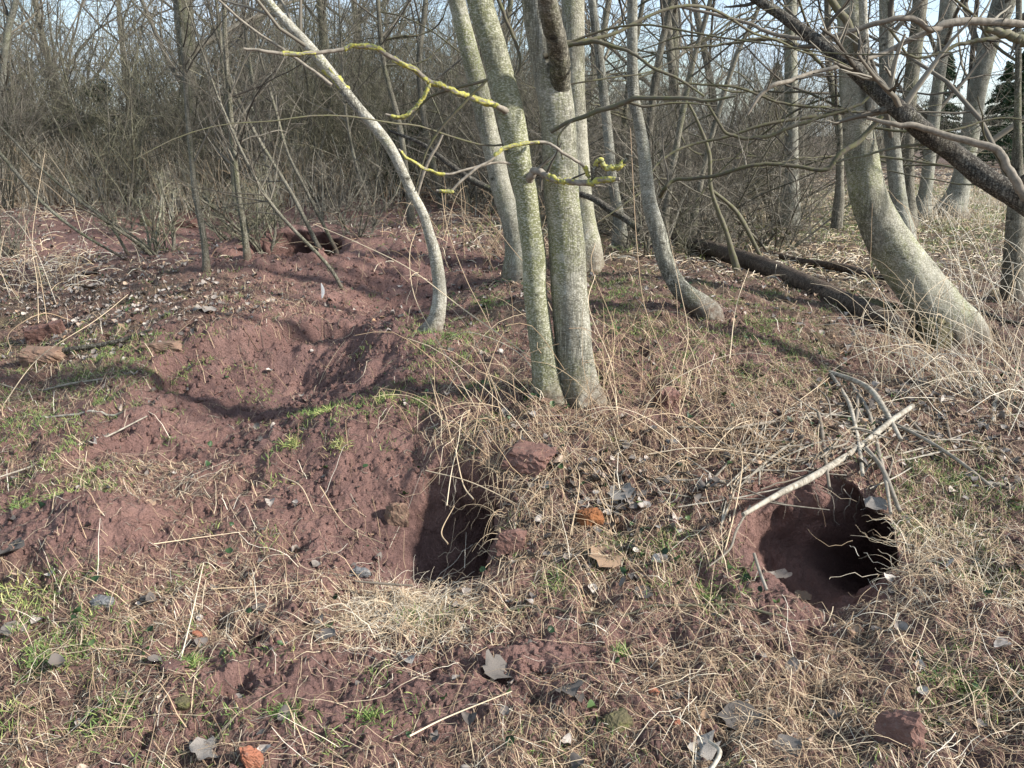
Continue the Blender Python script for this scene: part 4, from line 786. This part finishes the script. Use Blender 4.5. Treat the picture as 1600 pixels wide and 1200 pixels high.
stone('stone', 1348, 482, 52, 34, 'mossy brown stone behind the rotting log', MOSSR, .3, .6, 12)
stone('stone', 1458, 522, 40, 34, 'yellow-green mossy stone at the foot of the large right tree', MOSSR, .2, .6, 13)
stone('stone', 563, 878, 20, 12, 'small grey pebble left below the near burrow', SLATE, .0, .3, 14)
stone('stone', 852, 632, 24, 14, 'small brown stone at the feet of the twin trunks', SAND, .0, .4, 15)
stone('stone', 308, 986, 12, 8, 'small orange brick chip in the straw at the left', BRICKO, .0, .4, 16)
stone('stone', 1021, 1078, 13, 10, 'small orange chip in the straw right of centre', BRICKO, .3, .4, 17)
stone('stone', 1057, 1130, 13, 11, 'reddish chip nearer the camera right of centre', BRICKO, .6, .4, 18)
stone('stone', 963, 1120, 38, 26, 'dark mossy clod in the foreground straw', MOSSR, .6, .3, 19)
stone('stone', 160, 942, 26, 10, 'flat grey stone in the straw at the left', SLATE, .1, .4, 20)
stone('stone', 285, 1105, 20, 14, 'mossy grey stone in the foreground at the left', MOSSR, .1, .4, 21)
stone('stone', 278, 1055, 36, 12, 'crumbled red lump in the foreground at the left', BRICK, .1, .3, 22)
stone('rotten_wood', 922, 803, 34, 34, 'crumbling orange-brown lump of rotten wood in the leaf litter between the burrows', FUNG, .3, .3, 23, cat='rotten wood')
stone('stone', 1050, 690, 14, 10, 'small grey stone in the litter above the burrows', SLATE, .3, .4, 24)
stone('stone', 1205, 355, 26, 15, 'mossy hummock stone beyond the log at the right', MOSSR, .3, .3, 25)
# feather
g = G(503, 466); mb = MB(); t = np.linspace(0, 1, 8); P = g[None]+np.stack([.012*np.sin(t*3), 0*t, .11*t], -1)
ribbons(mb, P[None], (np.sin(np.pi*np.clip(t*.92+.04, 0, 1))**.7*.012)[None], np.array([.5]), up=np.array([[0, 1., 0]])); tubes(mb, P[None], np.full((1, 8), .0012), 4, .5)
tag(mb.build('feather', WHITE, loc=tuple(g)), 'small white feather standing on the worn earth beyond the hump', 'feather')
# ------------------------------------------------------------------ single fallen leaves
def leafmesh(seed, kind=0):
    rs = R_(seed); n = 9; m = 7; V = []
    lob = rs.rand()*.25
    for i in range(n):
        t = i/(n-1); w_ = (math.sin(math.pi*t**.85)**.5)*.52 if 0 < i < n-1 else .02
        w_ *= 1+(.35 if kind == 2 else .12)*math.sin(t*(16 if kind == 2 else 11)+seed)+.06*rs.randn()
        for j in range(m):
            s_ = j/(m-1)*2-1; x_ = s_*w_; y_ = t-.5; V.append((x_, y_, .9*(.25+lob)*x_*x_*(1.5+math.sin(seed+t*5))+.28*math.sin(seed*1.3)*(y_**2)+.05*abs(s_)*math.sin(t*14+seed)+.03*rs.randn()*abs(s_)))
    Q = [(i*m+j, i*m+j+1, (i+1)*m+j+1, (i+1)*m+j) for i in range(n-1) for j in range(m-1)]
    mb = MB(); mb.add(V, Q); P = np.array([[(0, -.5, 0), (.03, -.65, .02), (.02, -.8, .05)]]); tubes(mb, P, np.full((1, 3), .012), 3)
    o = mb.build('dead_leaf', LEAFO); return o
LM = [leafmesh(k, 2 if k in (4, 5) else 0) for k in range(1, 8)]
NAMED = [(1160,1120,50,0,'large pale grey curled leaf in the foreground right of centre'),(325,1175,42,1,'large grey crinkled leaf at the bottom edge left of centre'),(890,1097,32,2,'grey-green flat leaf on the foreground soil'),
 (1232,1167,34,6,'grey leaf at the bottom edge left of the broken brick'),(1097,1168,34,3,'dark grey leaf curled beside the pale split stick'),(778,1045,44,4,'brown oak leaf in the small scrape in the foreground'),(15,882,34,5,'grey tattered leaf at the left edge'),
 (1005,935,24,0,'grey leaf beside the long thin dark branch'),(20,985,26,1,'pale grey leaf low at the left edge'),(142,432,20,4,'light brown oak leaf uppermost in the left litter'),(143,458,20,5,'light brown oak leaf lower in the left litter'),(970,770,34,2,'dark grey leaf heaped in the litter between the burrows'),
 (905,765,20,3,'whitish leaf left in the litter between the burrows'),(1228,815,30,6,'dark grey leaf on the left wall of the right burrow'),(1368,792,27,0,'pale grey leaf on the right rim of the right burrow'),(945,880,44,2,'dark slaty leaf in front of the litter between the burrows'),(322,488,26,1,'pinkish grey leaf on the worn earth at the left'),
 (635,1035,24,3,'black curled leaf on the bare foreground soil'),(510,993,26,6,'black leaf left of the blond straw heap'),(1265,840,22,0,'grey leaf by the burrow wall')]
for i, (px, py, w_, k, lab) in enumerate(NAMED):
    g = G(px, py); dep = np.linalg.norm(g-np.array([0, 0, CAMH])); s_ = w_/F*dep*1.15
    o = LM[k] if i < 0 else LM[k].copy(); bpy.context.collection.objects.link(o); o.name = 'dead_leaf'; o.scale = (s_,)*3; o.rotation_euler = (.25, .2*math.sin(i), i*1.7)
    o.location = (g[0], g[1], float(surf(g[0:1], g[1:2])[0][0, 2])+.014); tag(o, lab, 'leaf')
x, y, rs = sample(2600, LEAF, .012, 1.5, 5.5, .9, 31, gain=.5, umax=.8); n = min(len(x), 270); P0, M = surf(x, y)
for i in range(n):
    o = LM[rs.randint(7)].copy(); bpy.context.collection.objects.link(o); o.name = 'dead_leaf'; s_ = .024+.024*rs.rand(); o.scale = (s_, s_, s_*.9)
    o.rotation_euler = (rs.randn()*.35, rs.randn()*.35, rs.rand()*6.3); o.location = tuple(P0[i]+np.array([0, 0, .010])); tag(o, 'small grey-brown dead leaf lying among others on the ground', 'leaf', 'small fallen leaves')
for o in LM: bpy.data.objects.remove(o)
#---BACK---
# ------------------------------------------------------------------ saplings on the left red hollow
SAP = [([(324,430,11),(318,370,11),(305,300,10),(300,250,9),(293,180,8),(288,100,7),(280,0,6)], 'upright thin grey sapling on the front crest of the red hollow'),
 ([(388,412,11),(380,350,10),(372,300,10),(365,230,10),(358,150,9),(352,60,8),(350,0,7)], 'straight sapling right of the first on the crest of the red hollow'),
 ([(445,372,9),(437,340,9),(425,300,9),(415,240,8),(400,160,7),(385,60,6),(380,0,5)], 'sapling rising from the back of the left burrow'),
 ([(540,462,5),(520,425,6),(495,395,6),(460,360,6),(425,320,6),(400,280,5),(370,220,5),(340,150,4)], 'thin dark sapling leaning left over the worn path'),
 ([(500,390,7),(480,350,7),(460,310,7),(430,260,6),(400,210,6),(370,150,6),(340,60,5)], 'leaning sapling behind the left burrow'),
 ([(526,392,6),(505,350,6),(480,300,6),(450,240,5),(430,170,5),(410,100,4)], 'rightmost leaning sapling of the row behind the left burrow'),
 ([(588,350,6),(575,310,6),(560,270,6),(548,220,5),(540,170,5),(535,100,4)], 'dark thin upright sapling left of the curved pale stem'),
 ([(10,310,14),(5,270,14),(-5,220,13),(2,150,12),(10,60,11),(25,0,10)], 'mossy stem at the left edge'),
 ([(385,350,9),(370,320,9),(365,280,9),(360,200,8),(350,120,7)], 'short sapling behind the straight one'),
 ([(205,410,4),(120,360,5),(60,310,6),(0,240,6),(-60,180,5)], 'thin leaning dead stem over the left leaf litter'),
 ([(205,405,4),(170,350,5),(120,310,5),(60,260,4)], 'thin dark twiggy shoot beside the leaning dead stem')]
for i, (p, lab) in enumerate(SAP):
    Yk = float(G(p[0][0], p[0][1])[1]); tree('sapling', p, lab, BARKD if i != 7 else BARKF, ext=250, s=7, seed=300+i, crown=22 if i < 9 else 5, flare=1.2, ratio=.16, levels=3, cat='sapling', tmin=.25)
# ------------------------------------------------------------------ trunks in the right distance
FT = [([(1237,300,22),(1237,256,22),(1236,150,22),(1235,0,21)], 11, 'straight grey trunk standing left of the large leaning tree', BARKF),
 ([(1412,360,28),(1405,320,26),(1395,230,25),(1386,130,24),(1385,0,23)], 9, 'grey trunk close behind the large leaning tree on its right', BARKF),
 ([(1420,325,18),(1418,220,21),(1423,135,23),(1438,0,23)], 14, 'second trunk behind the large leaning tree, leaning right', BARKD),
 ([(1440,325,24),(1447,290,20),(1459,185,20),(1470,100,19),(1482,0,26)], 15, 'third trunk behind the large leaning tree, forking at the top', BARKF),
 ([(1488,325,36),(1497,300,30),(1512,236,28),(1525,150,29),(1546,67,31),(1572,-10,36)], 16, 'stout trunk leaning right in the far right, lit on its right side', BARKF),
 ([(1312,300,12),(1312,220,12),(1305,160,12),(1295,100,12),(1293,0,11)], 10, 'thin mossy trunk just left of the large leaning tree', BARKD),
 ([(1584,470,34),(1584,400,32),(1588,340,30),(1590,200,12),(1592,0,9)], 7.6, 'dark stub trunk at the right edge under the fallen trunk', BARKD),
 ([(1040,330,10),(1062,200,10),(1085,90,9),(1110,0,8)], 9, 'thin sapling leaning right, left of two near the middle', BARKD),
 ([(1085,335,9),(1110,220,9),(1150,90,8),(1190,0,7)], 10, 'thin sapling leaning far right in the middle distance', BARKD),
 ([(1008,330,13),(1015,200,13),(1030,90,12),(1050,-5,11)], 11, 'dull grey stem right of the thin forked trunk', BARKD),
 ([(1075,330,15),(1070,220,16),(1052,120,15),(1040,0,13)], 13, 'dark stem leaning left in the middle distance', BARKD),
 ([(985,340,10),(975,220,10),(985,110,9),(1005,0,8)], 12, 'slender dark stem behind the lichened branch end', BARKD),
 ([(1130,330,13),(1120,200,13),(1105,100,12),(1085,0,11)], 16, 'dark distant trunk in the middle right', BARKD),
 ([(640,310,9),(625,200,9),(600,100,8),(590,0,7)], 10, 'slender stem behind the curved pale stem', BARKD),
 ([(300,300,26),(298,200,26),(292,90,28),(285,0,30)], 15, 'thick dark trunk half hidden in the left thicket', BARKD),
 ([(520,300,16),(518,200,15),(510,100,15),(500,0,14)], 14, 'dark trunk in the thicket left of the curved stem', BARKD),
 ([(690,310,10),(665,200,10),(655,100,10),(665,0,9)], 12, 'upright stem in the gap left of the slim leaning trunk', BARKD)]
for i, (p, Y, lab, m) in enumerate(FT):
    e, b_, W3, r_, _ = tree('tree', p, lab, m, Y=Y, s=12, seed=330+i, crown=14 if p[0][2] > 20 else 10, ext=1100, ratio=.28, levels=3, tmin=.2)
    boughs(e, b_, W3, r_, 7 if i in (0, 5, 7, 8, 9, 10, 11, 12) else 4, 1., 2.8, 1.0, 3.8, 910+20*i, r0=.011)
# ------------------------------------------------------------------ thicket of bare shrubs
def shrub(seed, H=3.6, nst=11, spread=.5, mat=TWIG, dens=1.0, name='shrub', leaves=0):
    rs = R_(seed); n = nst; a = rs.rand(n)*2*np.pi; p = np.stack([np.cos(a)*.25*rs.rand(n), np.sin(a)*.25*rs.rand(n), np.zeros(n)-.1], -1)
    d = norm(np.stack([np.cos(a)*spread*rs.rand(n), np.sin(a)*spread*rs.rand(n), np.ones(n)], -1)); L = H*(.6+.5*rs.rand(n)); out = [p]
    for k in range(8): d = norm(d+rs.randn(n, 3)*.13); out.append(out[-1]+d*(L/8)[:, None])
    P = np.stack(out, 1); r = (.010+.012*rs.rand(n))[:, None]*np.linspace(1, .3, 9)
    o = bpy.data.objects.new(name, None); bpy.context.collection.objects.link(o)
    mb = MB(); tubes(mb, P, r, 5, 0.); mb.build('stems', BARKD, o)
    mb = MB(); P1, R1 = grow(P, r, int(nst*13*dens), .38, .75, .03, rs, 6, .5, .08, .25, .0025); tubes(mb, P1, R1, 3, rs.rand(len(P1)))
    P2, R2 = grow(P1, R1, int(nst*13*5*dens), .5, .8, .02, rs, 5, .6, .1, .25, .0022); tubes(mb, P2, R2, 3, rs.rand(len(P2)))
    P3, R3 = grow(P2, R2, int(nst*13*9*dens), .55, .8, .01, rs, 4, .7, .1, .25, .0019); tubes(mb, P3, R3, 3, rs.rand(len(P3)))
    mb.build('twigs', mat, o)
    if leaves:
        idx = rs.randint(0, len(P2), leaves); kk = rs.randint(0, 5, leaves); P0 = P2[idx, kk]+rs.randn(leaves, 3)*.05; mb = MB()
        scatter_leaves(mb, P0, .022+.02*rs.rand(leaves), rs, np.clip(rs.rand(leaves)**1.5, 0, 1), .5, 1.2); mb.build('foliage', IVYM, o)
    return o
SH = [shrub(500+k, 3.4+.3*k, 11, .55, TWIGG if k % 2 else TWIG) for k in range(5)]
SW = [shrub(540+k, 3.6, 10, 1.5, [TWIG, TWIGG, TWIG][k], 1.25) for k in range(3)]
LOWS = [shrub(520+k, 1.3, 9, 1.1, TWIG if k else TWIGG, .7) for k in range(3)]
IV = [shrub(530+k, 2.6, 8, .5, TWIGG, .4, 'ivy_bush', 16000) for k in range(2)]
used = set()
def put(proto, x, y, rz, s, label, cat, grp, name):
    if proto.name not in used: used.add(proto.name); o = proto; o.location = (x, y, float(base_h(x, y))-.03); o.rotation_euler = (0, 0, rz); o.scale = (s,)*3; nm = proto.name
    else: o = copytree(proto, (x, y, float(base_h(x, y))-.03), rz, s)
    o.name = name; used.add(o.name); return tag(o, label, cat, grp)
rs = R_(606)
for i in range(96):
    y = 12.0+rs.rand()**1.1*10; u = -.84+rs.rand()*.88; x = u*y
    put(SW[rs.randint(3)] if i % 3 == 0 else SH[rs.randint(5)], x, y, rs.rand()*6.3, .7+.4*rs.rand(), 'bare twiggy shrub in the dense thicket at the back left', 'shrub', 'bare shrubs in the left thicket', 'shrub')
for i in range(44):
    y = 9.8+rs.rand()*9; u = -.05+rs.rand()*.38; put(SW[rs.randint(3)] if i % 4 else SH[rs.randint(5)], u*y, y, rs.rand()*6.3, .7+.35*rs.rand(), 'bare twiggy shrub behind the middle trunks', 'shrub', 'bare shrubs behind the middle trunks', 'shrub')
for i in range(52):
    y = 8.3+rs.rand()*9; u = [.02+rs.rand()*.34, -.1-rs.rand()*.55][i % 3 == 2]; put(LOWS[rs.randint(3)], u*y, y, rs.rand()*6.3, .5+.5*rs.rand(), 'low tangled bramble patch on the %s' % ('left' if u < 0 else 'middle right'), 'bramble', 'low bramble patches on the %s' % ('left' if u < 0 else 'middle right'), 'bramble')
for i, (u, y, s, lab) in enumerate([(-.60, 15.5, .75, 'left edge'), (-.47, 16, .8, 'a little in from the left edge'), (-.14, 13.5, .5, 'low behind the curved pale stem')]):
    put(IV[i % 2], u*y, y, i*1.3, s, 'dark evergreen ivy bush in the thicket, '+lab, 'bush', 'dark ivy bushes in the thicket', 'ivy_bush')
for i in range(46):
    y = 38+rs.rand()*22; u = .0+rs.rand()*.8; put(SH[rs.randint(5)], u*y, y, rs.rand()*6.3, 1.0+.35*rs.rand(), 'distant bare hedge bush beyond the field at the right', 'shrub', 'distant hedge beyond the field', 'hedge_bush')
# taller bare trees far behind
def baretree(seed, H=9):
    rs = R_(seed); K = 12; P = [np.zeros(3)-np.array([0, 0, .2])]; d = np.array([0, 0, 1.])
    for k in range(K-1): d = norm(d+rs.randn(3)*.08); P.append(P[-1]+d*H/K)
    P = np.array(P)[None]; r = (.13*np.linspace(1, .2, K))[None]; o = bpy.data.objects.new('bare_tree', None); bpy.context.collection.objects.link(o)
    mb = MB(); tubes(mb, P, r, 10, 0., False, knotty(seed, .06)); mb.build('trunk', BARKD, o); mb = MB(); m = 26
    for lv in range(4):
        P, r = grow(P, r, m, .5 if lv == 0 else .55, .75, .04, rs, 6, .45 if lv == 0 else .6, .12, .2, .004); tubes(mb, P, r, 4 if lv == 0 else 3, rs.rand(len(P))*.8); m = int(m*[5, 4, 2.4, 1][lv])
    mb.build('crown', TWIG, o); return o
BT = [baretree(700+k) for k in range(3)]
for i in range(17):
    y = 18+rs.rand()*18; u = -.85+1.05*(i+rs.rand())/17; put(BT[rs.randint(3)], u*y, y, rs.rand()*6.3, .8+.5*rs.rand(), 'tall bare tree far behind the thicket', 'tree', 'tall bare trees far behind', 'bare_tree')
# conifers far right
def conifer(seed, H=8):
    rs = R_(seed); o = bpy.data.objects.new('conifer', None); bpy.context.collection.objects.link(o); mb = MB(); K = 6
    tubes(mb, np.stack([np.zeros(K), np.zeros(K), np.linspace(-.2, H, K)], -1)[None], (.14*np.linspace(1, .1, K))[None], 8, 0.); mb.build('trunk', BARKD, o)
    n = 150; z = H*(.1+.88*rs.rand(n)); a = rs.rand(n)*2*np.pi; L = (H-z)*.33*(.6+.6*rs.rand(n))+.15
    t = np.linspace(0, 1, 5); P = np.stack([np.cos(a)[:, None]*L[:, None]*t, np.sin(a)[:, None]*L[:, None]*t, z[:, None]-L[:, None]*.25*t**2+.15*L[:, None]*t], -1)
    mb = MB(); tubes(mb, P, np.full((n, 5), .01), 3, .2); m = 26000; i = rs.randint(0, n, m); k = rs.rand(m)**.7*3.99; kk = k.astype(int); f = (k-kk)[:, None]
    p = P[i, kk]*(1-f)+P[i, kk+1]*f+rs.randn(m, 3)*.07; scatter_leaves(mb, p, .05+.06*rs.rand(m), rs, rs.rand(m)*.8, .3, 1.2); mb.build('foliage', IVYM, o); return o
CF = [conifer(k) for k in (801, 802)]
for i, (px, Y, s, lab) in enumerate([(1585, 34, .62, 'dark green conifer at the right edge of the field'), (1465, 48, .75, 'distant conifer seen between the far right trunks'), (1560, 44, .65, 'conifer behind the one at the right edge'), (1205, 52, .72, 'distant conifer left of the large leaning tree'), (1650, 40, .8, 'conifer just beyond the right edge of the view')]):
    x = (px-800)/F*Y*cp; put(CF[i % 2], x, Y, i*1.1, s, lab, 'conifer', None, 'conifer')
